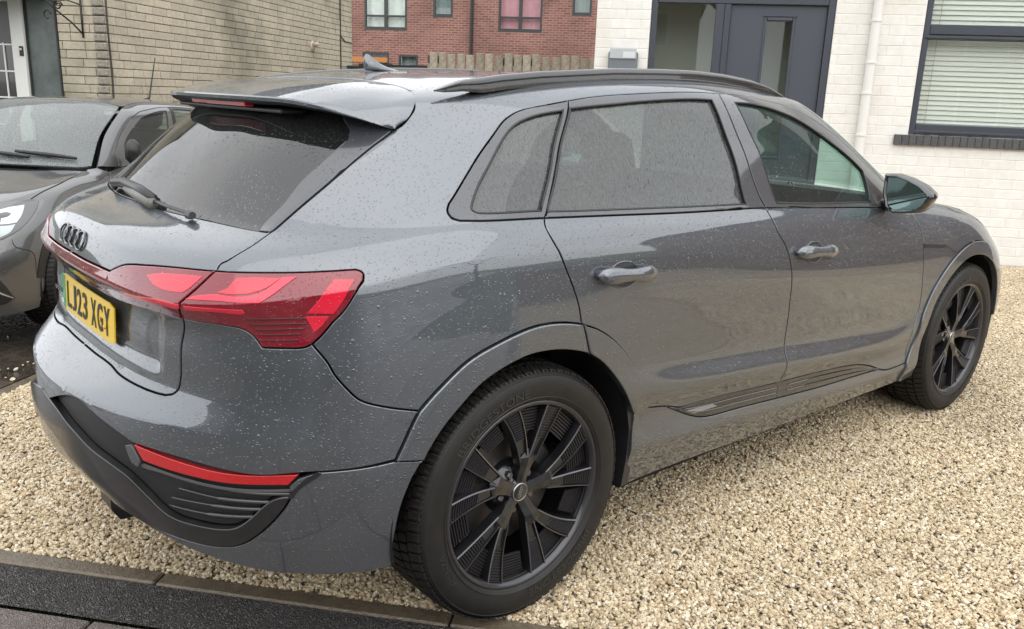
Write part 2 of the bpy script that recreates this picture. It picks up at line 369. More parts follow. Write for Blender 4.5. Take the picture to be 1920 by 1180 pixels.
def ev(uv, G=None):
    G = S if G is None else G
    uv = np.atleast_2d(uv)
    a = np.clip(uv[:, 0]*NU, 0, G.shape[0]-1.000001); b = np.clip(uv[:, 1]*NV, 0, G.shape[1]-1.000001)
    i = a.astype(int); j = b.astype(int); s = (a-i)[:, None]; t = (b-j)[:, None]
    return (G[i, j]*(1-s)*(1-t) + G[i+1, j]*s*(1-t) + G[i, j+1]*(1-s)*t + G[i+1, j+1]*s*t)
def evn(uv):
    n = ev(uv, NRM); return n/np.linalg.norm(n, axis=-1, keepdims=True)
# --- END SURFACE ---
PANELS = {
 'side': {"c":[[[3.252,7.729],[3.224,7.89],[3.3,8.034],[3.345,8.368],[3.141,8.929]],[[3.141,8.929],[3.08,9.379],[3.053,9.875],[2.968,10.314],[2.933,10.623],[2.952,10.938]],[[2.952,10.938],[3.18,11.338],[3.326,11.71],[3.188,12.082],[2.861,12.432]],[[2.861,12.432],[3.217,12.733],[5.3,12.35],[6.5,12.35],[8.0,12.35],[9.5,12.3],[10.6,12.15],[10.95,11.9],[11.15,11.2],[11.2,10.2],[11.25,9.55],[11.35,9.05]],[[11.35,9.05],[10.95,9.0],[10.616,8.772]],[[10.616,8.772],[10.683,9.264]],[[10.683,9.264],[10.723,9.482],[10.7,9.821],[10.647,10.2],[10.492,10.661],[10.117,11.045],[9.464,11.233],[8.892,11.079]],[[8.892,11.079],[8.408,11.083],[7.596,11.028],[7.07,11.04],[6.636,11.015]],[[6.636,11.015],[6.373,11.001],[5.974,10.982],[5.794,10.896],[5.706,10.743],[5.692,10.367],[5.685,9.866],[5.673,9.42],[5.662,9.286]],[[5.662,9.286],[5.68,9.172],[5.755,9.02],[5.854,8.879]],[[5.854,8.879],[6.149,8.777],[6.664,8.785]],[[6.664,8.785],[6.655,8.209],[6.725,7.159],[6.805,6.345],[6.905,5.5],[6.94,4.985]],[[6.94,4.985],[6.725,5.096],[6.464,5.107],[6.15,4.892],[5.904,4.581],[5.674,4.006],[5.546,3.635]],[[5.546,3.635],[5.325,3.849],[5.16,4.077],[5.062,4.453],[4.936,5.01],[4.74,5.526]],[[4.74,5.526],[4.87,5.762],[5.046,6.224],[5.156,6.801],[5.204,7.15]],[[5.204,7.15],[5.186,7.354],[5.128,7.494],[5.04,7.542]],[[5.04,7.542],[4.576,7.626],[4.065,7.702],[3.252,7.729]]]},
 'rear_door': {"c":[[[6.664,8.785],[7.304,8.8],[7.95,8.849],[8.643,9.006],[8.915,9.018]],[[8.915,9.018],[9.007,7.483],[9.101,6.727],[9.147,6.216],[9.17,5.734],[9.186,5.122],[9.199,4.38],[9.194,3.819],[9.205,3.028],[9.193,2.071]],[[9.193,2.071],[8.561,2.029],[8.247,1.98],[8.007,1.944],[7.835,2.14]],[[7.835,2.14],[7.645,2.244]],[[7.645,2.244],[7.566,2.987],[7.469,3.868],[7.295,4.457],[7.107,4.808],[6.94,4.985]],[[6.94,4.985],[6.905,5.5],[6.805,6.345],[6.725,7.159],[6.655,8.209],[6.664,8.785]]]},
 'front_door': {"c":[[[8.915,9.018],[9.308,8.984],[10.336,8.739],[10.614,8.701]],[[10.614,8.701],[11.015,8.425]],[[11.015,8.425],[11.105,7.921],[11.152,7.043],[11.174,6.422],[11.195,5.71],[11.229,5.067],[11.264,4.237],[11.172,2.963],[11.15,1.254]],[[11.15,1.254],[10.976,1.274],[10.771,1.323],[10.643,1.508]],[[10.643,1.508],[10.474,1.823],[10.194,2.053],[9.698,2.152],[9.193,2.071]],[[9.193,2.071],[9.205,3.028],[9.194,3.819],[9.199,4.38],[9.186,5.122],[9.17,5.734],[9.147,6.216],[9.101,6.727],[9.007,7.483],[8.915,9.018]]]},
 'trim_rear': {"c":[[[7.835,2.14],[8.007,1.944],[8.247,1.98],[8.561,2.029],[9.193,2.071]],[[9.193,2.071],[9.168,1.403]],[[9.168,1.403],[8.729,1.412],[8.309,1.407],[8.158,1.537],[8.01,1.792],[7.835,2.14]]]},
 'trim_front': {"c":[[[9.193,2.071],[9.698,2.152],[10.194,2.053],[10.474,1.823],[10.643,1.508]],[[10.643,1.508],[10.326,1.474],[9.711,1.408],[9.168,1.403]],[[9.168,1.403],[9.193,2.071]]]},
 'rocker': {"c":[[[7.522,2.116],[7.645,2.244]],[[7.645,2.244],[7.835,2.14]],[[7.835,2.14],[8.01,1.792],[8.158,1.537],[8.309,1.407],[8.729,1.412],[9.168,1.403]],[[9.168,1.403],[9.711,1.408],[10.326,1.474],[10.643,1.508]],[[10.643,1.508],[10.771,1.323],[10.976,1.274],[11.15,1.254]],[[11.15,1.254],[11.199,0.368],[11.167,0.0]],[[11.0,0.0],[10.0,0.0],[8.5,0.0],[7.7,0.0]],[[7.7,0.0],[7.522,0.062],[7.505,1.135],[7.522,2.116]]]},
 'arch_rear': {"c":[[[5.346,2.619],[5.467,3.257],[5.546,3.635]],[[5.546,3.635],[5.674,4.006],[5.904,4.581],[6.15,4.892],[6.464,5.107],[6.725,5.096],[6.94,4.985]],[[6.94,4.985],[7.017,4.321]],[[7.017,4.321],[6.885,4.413],[6.694,4.497],[6.427,4.496],[6.219,4.333],[6.026,4.045],[5.84,3.534],[5.694,3.075],[5.593,2.632],[5.553,2.41]],[[5.553,2.41],[5.345,2.591]]]},
 'arch_door': {"c":[[[6.94,4.985],[7.107,4.808],[7.295,4.457],[7.469,3.868],[7.566,2.987],[7.645,2.244]],[[7.645,2.244],[7.522,2.116]],[[7.501,2.114],[7.403,2.792],[7.287,3.503],[7.165,4.028],[7.017,4.321]],[[7.017,4.321],[6.94,4.985]]]},
 'arch_front': {"c":[[[11.15,1.254],[11.267,2.423],[11.33,3.639],[11.445,4.374],[11.605,4.851],[11.799,5.233],[12.022,5.511],[12.29,5.672],[12.558,5.623],[12.795,5.278],[12.981,4.565],[13.159,3.519],[13.292,2.486],[13.369,1.593]],[[13.369,1.593],[13.211,1.464]],[[13.211,1.464],[13.146,2.206],[13.026,2.965],[12.867,3.872],[12.695,4.508],[12.496,4.857],[12.278,4.948],[12.056,4.84],[11.859,4.61],[11.689,4.297],[11.55,3.833],[11.452,3.037],[11.399,2.051],[11.366,0.726],[11.414,0.145]],[[11.414,0.145],[11.167,0.083],[11.15,1.254]]]},
 'fender': {"c":[[[11.15,1.254],[11.267,2.423],[11.33,3.639],[11.445,4.374],[11.605,4.851],[11.799,5.233],[12.022,5.511],[12.29,5.672],[12.558,5.623],[12.795,5.278],[12.981,4.565],[13.159,3.519],[13.292,2.486],[13.369,1.593]],[[13.369,1.593],[13.4,3.0],[13.75,3.9],[13.8,6.1],[13.62,7.3]],[[13.62,7.3],[13.0,7.75],[12.4,8.1],[11.95,8.6],[11.75,9.0]],[[11.75,9.0],[11.35,9.02]],[[11.35,9.02],[11.015,8.425]],[[11.015,8.425],[11.105,7.921],[11.152,7.043],[11.174,6.422],[11.195,5.71],[11.229,5.067],[11.264,4.237],[11.172,2.963],[11.15,1.254]]]},
 'bumper_up': {"c":[[[2.792,6.295],[3.339,6.233],[3.716,6.111]],[[3.716,6.111],[3.872,5.959],[3.99,5.75],[4.088,5.495]],[[4.088,5.495],[4.329,5.474],[4.641,5.458],[4.74,5.526]],[[4.74,5.526],[4.936,5.01],[5.062,4.453],[5.16,4.077],[5.325,3.849],[5.546,3.635]],[[5.546,3.635],[5.467,3.257],[5.346,2.619]],[[5.346,2.619],[4.974,2.578],[4.686,2.548],[4.465,2.51]],[[4.465,2.51],[4.035,2.386],[3.589,2.378],[2.821,2.425],[2.135,2.441]],[[2.135,2.441],[1.558,2.678],[0.865,2.887],[0.0,2.25]],[[0.0,3.9],[0.4,3.9],[0.9,3.9],[1.313,3.808],[2.2,3.761],[2.443,3.783]],[[2.443,3.783],[2.59,3.887],[2.676,4.086],[2.713,4.465]],[[2.713,4.465],[2.701,5.441],[2.792,6.295]]]},
 'bumper_low': {"c":[[[4.686,2.548],[4.974,2.578],[5.337,2.585]],[[5.337,2.585],[5.553,2.396]],[[5.553,2.396],[5.447,1.928],[5.342,1.347],[5.27,0.617],[5.248,0.033]],[[4.95,0.0],[4.2,0.0],[3.0,0.0],[2.0,0.0],[1.0,0.0],[0.0,0.0]],[[0.0,1.72],[0.48,1.523],[0.717,1.175],[1.006,1.007],[1.219,0.546],[1.372,0.055],[1.695,0.08],[2.088,0.149],[2.499,0.253],[2.903,0.377],[3.222,0.487],[3.542,0.718],[3.783,1.038],[4.018,1.341],[4.247,1.732],[4.375,2.041],[4.532,2.336],[4.686,2.548]]]},
 'utrim': {"c":[[[4.686,2.548],[4.532,2.336],[4.375,2.041],[4.247,1.732],[4.018,1.341],[3.783,1.038],[3.542,0.718],[3.222,0.487],[2.903,0.377],[2.499,0.253],[2.088,0.149],[1.695,0.08],[1.372,0.055],[1.219,0.546],[1.006,1.007],[0.717,1.175],[0.48,1.523],[0.0,1.72]],[[0.0,2.6],[0.534,2.421],[0.782,2.261],[1.034,2.118],[1.309,1.948],[1.719,1.801],[2.028,1.654],[2.334,1.365],[2.503,1.186],[2.661,1.087],[3.11,1.095],[3.491,1.193],[3.644,1.292],[3.844,1.526],[4.037,1.796],[4.148,1.923],[4.257,1.986],[4.356,2.004]],[[4.356,2.004],[4.428,2.187],[4.686,2.548]]]},
 'grille': {"c":[[[4.356,2.004],[4.39,2.101],[4.464,2.498]],[[4.464,2.498],[4.035,2.375],[3.589,2.356],[2.82,2.403],[2.135,2.419]],[[2.135,2.419],[1.561,2.631],[1.245,2.713],[0.57,2.9],[0.0,3.01]],[[0.0,2.6],[0.534,2.421],[0.782,2.261],[1.034,2.118],[1.309,1.948],[1.719,1.801],[2.028,1.654],[2.334,1.365],[2.503,1.186],[2.661,1.087],[3.11,1.095],[3.491,1.193],[3.644,1.292],[3.844,1.526],[4.037,1.796],[4.148,1.923],[4.257,1.986],[4.356,2.004]]]},
 'reflector': {"c":[[[2.135,2.407],[2.819,2.328],[3.404,2.299],[3.937,2.357],[4.451,2.462]],[[4.451,2.462],[4.326,2.214]],[[4.326,2.214],[3.932,2.156],[3.434,2.093],[2.812,2.085],[2.298,2.109]],[[2.298,2.109],[2.135,2.407]]]},
 'cornerL': {"c":[[[2.018,2.335],[2.135,2.407]],[[2.135,2.407],[2.279,2.1]],[[2.279,2.1],[2.235,1.974],[2.124,2.005]],[[2.124,2.005],[2.065,2.168],[2.018,2.335]]]},
 'cornerR': {"c":[[[4.448,2.378],[4.686,2.548]],[[4.686,2.548],[4.532,2.336],[4.376,2.064]],[[4.376,2.064],[4.343,2.192]],[[4.343,2.192],[4.448,2.378]]]},
 'brightline': {"c":[[[4.362,2.111],[3.755,2.018],[3.202,1.983],[2.6,2.011],[2.257,2.032]],[[2.257,2.032],[2.234,1.962],[2.596,1.952],[3.198,1.928],[3.751,1.964],[4.358,2.051]],[[4.358,2.051],[4.362,2.111]]]},
 'tail_lower': {"c":[[[2.713,4.465],[2.701,5.441],[2.792,6.295]],[[2.792,6.295],[2.212,6.343],[1.075,6.161],[0.6,6.1],[0.0,6.1]],[[0.0,6.1],[0.0,3.9]],[[0.0,3.9],[0.4,3.9],[0.9,3.9],[1.313,3.808],[2.2,3.761],[2.443,3.783]],[[2.443,3.783],[2.59,3.887],[2.676,4.086],[2.713,4.465]]]},
 'tail_upper': {"c":[[[3.141,8.929],[3.345,8.368],[3.3,8.034],[3.224,7.89],[3.252,7.729]],[[3.252,7.729],[2.675,7.718],[2.087,7.632],[1.637,7.519],[1.443,7.387],[1.293,7.266]],[[1.293,7.266],[0.876,7.277],[0.626,7.275],[0.0,7.28]],[[0.0,7.28],[0.0,8.97]],[[0.0,8.97],[1.1,8.96],[2.2,8.95],[3.141,8.929]]]},
 'lightbar': {"c":[[[0.0,7.28],[0.626,7.275],[0.876,7.277],[1.293,7.266]],[[1.293,7.266],[1.443,7.387],[1.637,7.519],[2.087,7.632],[2.675,7.718],[3.252,7.729]],[[3.252,7.729],[3.138,7.401],[2.966,7.046]],[[2.966,7.046],[2.792,6.295]],[[2.792,6.295],[2.212,6.343],[1.075,6.161],[0.6,6.1],[0.0,6.1]],[[0.0,6.1],[0.0,7.28]]]},
 'lamp': {"c":[[[3.252,7.729],[4.065,7.702],[4.576,7.626],[5.04,7.542]],[[5.04,7.542],[5.128,7.494],[5.186,7.354],[5.204,7.15]],[[5.204,7.15],[5.156,6.801],[5.046,6.224],[4.87,5.762],[4.74,5.526]],[[4.74,5.526],[4.641,5.458],[4.329,5.474],[4.088,5.495]],[[4.088,5.495],[3.99,5.75],[3.872,5.959],[3.716,6.111]],[[3.716,6.111],[3.339,6.233],[2.792,6.295]],[[2.792,6.295],[2.966,7.046]],[[2.966,7.046],[3.138,7.401],[3.252,7.729]]]},
 'blade': {"c":[[[2.952,10.938],[2.933,10.623],[2.968,10.314],[3.053,9.875],[3.08,9.379],[3.141,8.929]],[[3.141,8.929],[2.897,8.926]],[[2.897,8.926],[2.823,9.086],[2.786,9.414],[2.695,9.812],[2.677,10.127],[2.647,10.364]],[[2.647,10.364],[2.61,10.596],[2.262,10.974]],[[2.262,10.974],[2.952,10.938]]]},
 'rear_glass': {"c":[[[0.0,8.97],[1.1,8.96],[2.2,8.95],[2.897,8.926]],[[2.897,8.926],[2.823,9.086],[2.786,9.414],[2.695,9.812],[2.677,10.127],[2.647,10.364]],[[2.647,10.364],[2.61,10.596],[2.262,10.974]],[[2.262,10.974],[2.2,11.3],[1.2,11.4],[0.0,11.4]],[[0.0,11.4],[0.0,8.97]]]},
 'quarter_glass': {"c":[[[5.945,9.107],[5.909,9.19],[5.875,9.568],[5.885,10.011],[5.87,10.457],[5.896,10.606],[5.963,10.698],[6.16,10.789],[6.597,10.801]],[[6.597,10.801],[6.713,9.846],[6.638,9.072]],[[6.638,9.05],[6.035,9.044],[5.945,9.107]]]},
 'rear_door_glass': {"c":[[[6.681,10.816],[7.246,10.806],[7.581,10.828],[8.344,10.871],[8.672,10.862]],[[8.672,10.862],[8.594,10.203],[8.633,9.509],[8.673,9.099]],[[8.672,9.089],[8.075,9.053],[7.555,9.037],[7.093,9.026],[6.688,9.027]],[[6.688,9.027],[6.785,9.839],[6.681,10.816]]]},
 'front_door_glass': {"c":[[[9.034,10.841],[9.404,10.891],[9.763,10.853],[10.153,10.612],[10.359,10.259],[10.474,9.97],[10.525,9.687]],[[10.525,9.687],[10.401,9.353],[10.285,9.036]],[[10.28,9.025],[9.574,9.05],[9.047,9.096]],[[9.047,9.096],[8.945,9.689],[8.909,10.138],[8.923,10.359],[9.034,10.841]]]},
 'frame_quarter': {"c":[[[6.664,8.785],[6.149,8.777],[5.854,8.879]],[[5.854,8.879],[5.755,9.02],[5.68,9.172],[5.662,9.286]],[[5.662,9.286],[5.673,9.42],[5.685,9.866],[5.692,10.367],[5.706,10.743],[5.794,10.896],[5.974,10.982],[6.373,11.001],[6.636,11.015]],[[6.636,11.015],[6.77,9.904],[6.664,8.785]]],"hole":[[[5.945,9.107],[5.909,9.19],[5.875,9.568],[5.885,10.011],[5.87,10.457],[5.896,10.606],[5.963,10.698],[6.16,10.789],[6.597,10.801]],[[6.597,10.801],[6.713,9.846],[6.638,9.072]],[[6.638,9.05],[6.035,9.044],[5.945,9.107]]]},
 'frame_rear': {"c":[[[6.636,11.015],[7.07,11.04],[7.596,11.028],[8.408,11.083],[8.892,11.079]],[[8.892,11.079],[8.736,10.266],[8.756,9.733],[8.833,9.308],[8.915,9.018]],[[8.915,9.018],[8.643,9.006],[7.95,8.849],[7.304,8.8],[6.664,8.785]],[[6.664,8.785],[6.77,9.904],[6.636,11.015]]],"hole":[[[6.681,10.816],[7.246,10.806],[7.581,10.828],[8.344,10.871],[8.672,10.862]],[[8.672,10.862],[8.594,10.203],[8.633,9.509],[8.673,9.099]],[[8.672,9.089],[8.075,9.053],[7.555,9.037],[7.093,9.026],[6.688,9.027]],[[6.688,9.027],[6.785,9.839],[6.681,10.816]]]},
 'frame_front': {"c":[[[8.892,11.079],[9.464,11.233],[10.117,11.045],[10.492,10.661],[10.647,10.2],[10.7,9.821],[10.723,9.482],[10.683,9.264]],[[10.683,9.264],[10.614,8.701]],[[10.614,8.701],[10.336,8.739],[9.308,8.984],[8.915,9.018]],[[8.915,9.018],[8.833,9.308],[8.756,9.733],[8.736,10.266],[8.892,11.079]]],"hole":[[[9.034,10.841],[9.404,10.891],[9.763,10.853],[10.153,10.612],[10.359,10.259],[10.474,9.97],[10.525,9.687]],[[10.525,9.687],[10.401,9.353],[10.285,9.036]],[[10.28,9.025],[9.574,9.05],[9.047,9.096]],[[9.047,9.096],[8.945,9.689],[8.909,10.138],[8.923,10.359],[9.034,10.841]]]},
 'seg1': {"c":[[[2.175,7.43],[2.38,7.518],[2.741,7.579],[3.112,7.588]],[[3.112,7.588],[3.018,7.356],[2.936,7.235]],[[2.936,7.235],[2.603,7.224],[2.367,7.275]],[[2.367,7.275],[2.175,7.43]]]},
 'seg2': {"c":[[[3.671,7.582],[3.954,7.586],[4.296,7.533]],[[4.296,7.533],[4.161,7.325],[3.979,7.23]],[[3.979,7.23],[3.751,7.224],[3.477,7.274]],[[3.477,7.274],[3.619,7.387],[3.644,7.5]],[[3.644,7.5],[3.671,7.582]]]},
 'seg3': {"c":[[[3.489,7.24],[3.764,7.177],[3.992,7.182],[4.17,7.288],[4.307,7.543]],[[4.307,7.543],[4.487,7.518]],[[4.487,7.518],[4.363,7.297],[4.267,7.135],[4.15,6.997]],[[4.15,6.997],[3.877,7.037],[3.538,7.091],[3.031,7.113]],[[3.031,7.113],[3.181,7.194],[3.489,7.24]]]},
 'seg4': {"c":[[[4.961,7.326],[5.135,7.23]],[[5.135,7.23],[5.08,6.733],[5.002,6.32]],[[5.002,6.32],[4.693,6.455]],[[4.693,6.455],[4.853,6.863],[4.961,7.326]]]},
 'seg5': {"c":[[[4.663,6.358],[4.951,6.255]],[[4.951,6.255],[4.851,5.974],[4.764,5.839]],[[4.764,5.839],[4.663,6.358]]]},
 'seg6': {"c":[[[1.634,6.802],[2.469,7.012],[2.967,7.0]],[[2.967,7.0],[2.93,6.851],[2.429,6.865],[1.546,6.627]],[[1.546,6.627],[1.634,6.802]]]},
 'seg7': {"c":[[[3.034,6.971],[3.491,6.93],[3.905,6.831]],[[3.905,6.831],[3.926,6.7],[3.467,6.796],[2.997,6.825]],[[2.997,6.825],[3.034,6.971]]]},
 'line0': {"c":[[[3.909,6.487],[4.304,6.413],[4.681,6.316]],[[4.681,6.316],[4.678,6.245]],[[4.678,6.245],[4.297,6.335],[3.897,6.402]],[[3.897,6.402],[3.909,6.487]]]},
 'line1': {"c":[[[3.942,6.272],[4.316,6.215],[4.675,6.14]],[[4.675,6.14],[4.673,6.07]],[[4.673,6.07],[4.311,6.139],[3.933,6.189]],[[3.933,6.189],[3.942,6.272]]]},
 'line2': {"c":[[[3.985,6.065],[4.32,6.025],[4.638,5.979]],[[4.638,5.979],[4.637,5.921]],[[4.637,5.921],[4.318,5.959],[3.98,5.989]],[[3.98,5.989],[3.985,6.065]]]},
 'line3': {"c":[[[4.045,5.89],[4.33,5.867],[4.602,5.842]],[[4.602,5.842],[4.603,5.785]],[[4.603,5.785],[4.33,5.808],[4.044,5.827]],[[4.044,5.827],[4.045,5.89]]]},
 'line4': {"c":[[[4.096,5.718],[4.338,5.704],[4.569,5.691]],[[4.569,5.691],[4.57,5.634]],[[4.57,5.634],[4.339,5.646],[4.098,5.658]],[[4.098,5.658],[4.096,5.718]]]},
 'trimbar': {"c":[[[8.07,1.747],[8.376,1.806]],[[8.376,1.806],[8.44,1.664]],[[8.44,1.664],[8.171,1.599]],[[8.171,1.599],[8.07,1.747]]]},
 'anchors': {"handle_r":[[7.065,6.234],[7.57,6.292],[7.303,6.276]],"handle_f":[[9.188,6.681],[9.636,6.685],[9.403,6.686]],"emblem":[[0.0,8.0]],"wiper":[[0.0,8.75],[0.0,8.75],[0.629,9.086],[1.602,9.013]],"badge":[[11.184,6.393],[11.575,5.976],[11.843,5.323],[11.577,5.844],[11.186,6.225]],"slats":[[[2.965,1.943],[3.536,1.95],[3.955,1.961],[4.361,1.993]],[[2.827,1.722],[3.371,1.729],[3.804,1.778],[4.244,1.817]],[[2.673,1.458],[3.277,1.544],[3.717,1.612],[4.084,1.667]],[[2.618,1.25],[3.177,1.325],[3.626,1.428],[3.908,1.496]]],"raindoor":[[5.375,7.56]]},
 'hood': {"c":[[[16,8.9],[14,8.9],[12.3,8.9],[11.8,8.75]],[[11.8,8.75],[12.4,8.15],[13.0,7.8],[13.62,7.35],[14.2,7.05],[15,6.95],[16,6.95]],[[16,6.95],[16,8.9]]]},
 'roof': {"c":[[[0,12.75],[1,12.72],[1.777,12.69],[2.122,12.66],[2.533,12.62],[2.8615,12.47]],[[2.8615,12.47],[4,12.45],[5.3,12.4],[6.5,12.4],[8,12.4],[9.5,12.35],[10.6,12.2],[10.97,11.95]],[[10.97,11.95],[11.3,11.75],[12,11.6],[13,11.55],[14.5,11.5],[16,11.5]],[[16,11.5],[16,13],[16,14]],[[16,14],[8,14],[0,14]],[[0,14],[0,13],[0,12.75]]]},
 'windshield': {"c":[[[16,9.08],[14,9.08],[12.4,9.08],[11.6,9.1]],[[11.6,9.1],[11.5,9.6],[11.45,10.2],[11.42,11.0],[11.45,11.5]],[[11.45,11.5],[12,11.5],[13,11.46],[14.5,11.42],[16,11.42]],[[16,11.42],[16,9.08]]]},
 'bumper_front': {"c":[[[16,0.0],[15,0],[14,0],[13.35,0.05]],[[13.35,0.05],[13.211,1.464],[13.369,1.593]],[[13.369,1.593],[13.4,3.0],[13.75,3.9],[13.8,5.2]],[[13.8,5.2],[14.4,5.2],[15,5.2],[16,5.2]],[[16,5.2],[16,0.0]]]},
 'front_lamp': {"c":[[[13.84,5.3],[13.84,6.1],[13.66,7.2]],[[13.66,7.2],[14.2,6.95],[14.9,6.85]],[[14.9,6.85],[14.8,5.9],[14.7,5.3]],[[14.7,5.3],[14.2,5.3],[13.84,5.3]]]},
 'front_mask': {"c":[[[14.75,5.3],[14.85,5.9],[14.95,6.85]],[[14.95,6.85],[15.5,6.88],[16,6.88]],[[16,6.88],[16,5.3]],[[16,5.3],[14.75,5.3]]]},
 'hatch_lamp': {"c":[[[14.11,7.25],[13.728,7.644],[13.408,7.496],[13.176,7.055]],[[13.176,7.055],[13.261,6.525],[13.397,5.992],[13.631,5.206],[13.88,4.72],[14.02,4.46]],[[14.02,4.46],[14.5,4.55],[14.9,5.0]],[[14.9,5.0],[14.9,6.3],[14.7,7.2]],[[14.7,7.2],[14.4,7.25],[14.11,7.25]]]},
 'hatch_drl': {"c":[[[14.102,7.425],[13.869,7.434],[13.554,7.218]],[[13.554,7.218],[13.645,6.499],[13.761,5.896]],[[13.761,5.896],[13.941,5.937],[14.096,6.013]],[[14.096,6.013],[14.089,6.663]],[[14.089,6.663],[13.941,6.725],[13.868,6.954]],[[13.868,6.954],[13.98,7.153],[14.109,7.173]],[[14.109,7.173],[14.102,7.425]]]},
 'hatch_low': {"c":[[[14.088,5.836],[13.933,5.767],[13.778,5.761]],[[13.778,5.761],[13.843,5.128],[14.028,4.702]],[[14.028,4.702],[14.088,5.836]]]},
 'hatch_fog': {"c":[[[14.7,2.6],[14.2,2.2],[13.95,1.5],[13.8,0.8]],[[13.8,0.8],[14.05,0.55],[14.7,0.5]],[[14.7,0.5],[14.8,1.5],[14.7,2.6]]]},
}
DBG = []; MAIN = [0]
# ---------------- panels cut from the body surface ----------------
def smooth_curve(c, n=6):
    c = [np.array(p, float) for p in c]
    if len(c) < 3: 
        L = [c[0]+(c[1]-c[0])*t for t in np.linspace(0, 1, 5)]
        return L
    P = [2*c[0]-c[1]] + c + [2*c[-1]-c[-2]]
    out = []
    for i in range(1, len(P)-2):
        p0, p1, p2, p3 = P[i-1], P[i], P[i+1], P[i+2]
        W = np.array([4., 1.])          # rough metric of (u, v)
        d = [max(np.linalg.norm((b-a)*W), 1e-3)**.5 for a, b in ((p0, p1), (p1, p2), (p2, p3))]
        t0, t1 = 0, d[0]; t2 = t1+d[1]; t3 = t2+d[2]
        for t in np.linspace(t1, t2, n, endpoint=False):
            A1 = (t1-t)/(t1-t0)*p0+(t-t0)/(t1-t0)*p1; A2 = (t2-t)/(t2-t1)*p1+(t-t1)/(t2-t1)*p2; A3 = (t3-t)/(t3-t2)*p2+(t-t2)/(t3-t2)*p3
            B1 = (t2-t)/(t2-t0)*A1+(t-t0)/(t2-t0)*A2; B2 = (t3-t)/(t3-t1)*A2+(t-t1)/(t3-t1)*A3
            out.append((t2-t)/(t2-t1)*B1+(t-t1)/(t2-t1)*B2)
    out.append(c[-1]); return out
def loop_of(curves):
    L = []
    for c in curves:
        if not c: continue
        if len(c) == 1: L.append(np.array(c[0], float)); continue
        L += smooth_curve(c)
    out = [L[0]]
    for p in L[1:]:
        if np.abs((p-out[-1])*[4, 1]).max() > .004: out.append(p)
    if np.abs((out[0]-out[-1])*[4, 1]).max() < .004: out.pop()
    # fill long straight stretches
    res = []
    for i, p in enumerate(out):
        q = out[(i+1) % len(out)]; res.append(p)
        k = int(np.linalg.norm((q-p)*[4, 1])/.25)
        for j in range(1, k+1): res.append(p+(q-p)*j/(k+1))
    return np.array(res)
def inpoly(P, L):
    x, y = P[:, 0], P[:, 1]; c = np.zeros(len(P), bool); n = len(L)
    for i in range(n):
        x1, y1 = L[i]; x2, y2 = L[(i+1) % n]
        if y1 == y2: continue
        m = ((y1 > y) != (y2 > y)) & (x < (x2-x1)*(y-y1)/(y2-y1)+x1); c ^= m
    return c
def area2(L): x, y = L[:, 0], L[:, 1]; return np.dot(x, np.roll(y, -1))-np.dot(y, np.roll(x, -1))
def fixed(p): return (p[0] <= 1e-3) or (p[0] >= 15.999) or (p[1] >= 13.99)
def inset(L, gap):
    """move a loop inwards over the surface by gap metres; centre-line points stay"""
    ccw = area2(L) > 0; n = len(L); T = np.roll(L, -1, 0)-np.roll(L, 1, 0)
    e = 1e-3
    Lc = L.copy(); Lc[:, 0] = np.clip(Lc[:, 0], 0, 16-2*e); Lc[:, 1] = np.clip(Lc[:, 1], 0, 14-2*e)
    P0 = ev(Lc); Pu = (ev(Lc+[e, 0])-P0)/e; Pv = (ev(Lc+[0, e])-P0)/e; Nn = evn(Lc)
    out = L.copy()
    for i in range(n):
        if fixed(L[i]):
            continue
        t = T[i]; t3 = Pu[i]*t[0]+Pv[i]*t[1]; t3 /= max(np.linalg.norm(t3), 1e-9)
        d3 = np.cross(Nn[i], t3)
        M = np.stack([Pu[i], Pv[i]], 1); x = np.linalg.lstsq(M, d3, rcond=None)[0]
        iu = np.array([-t[1], t[0]])*(1 if ccw else -1)
        if (x*[1, 1])@iu < 0: x = -x
        out[i] = L[i]+x*gap
    return out
def outdir(L):
    ccw = area2(L) > 0; T = np.roll(L, -1, 0)-np.roll(L, 1, 0); e = 1e-3
    Lc = L.copy(); Lc[:, 0] = np.clip(Lc[:, 0], 0, 16-2*e); Lc[:, 1] = np.clip(Lc[:, 1], 0, 14-2*e)
    P0 = ev(Lc); Pu = (ev(Lc+[e, 0])-P0)/e; Pv = (ev(Lc+[0, e])-P0)/e; Nn = evn(Lc); D = []
    for i in range(len(L)):
        t = T[i]; t3 = Pu[i]*t[0]+Pv[i]*t[1]; t3 /= max(np.linalg.norm(t3), 1e-9); d3 = np.cross(Nn[i], t3)
        x = np.linalg.lstsq(np.stack([Pu[i], Pv[i]], 1), d3, rcond=None)[0]
        iu = np.array([-t[1], t[0]])*(1 if ccw else -1)
        D.append(-d3 if x@iu > 0 else d3)
    return np.array(D)
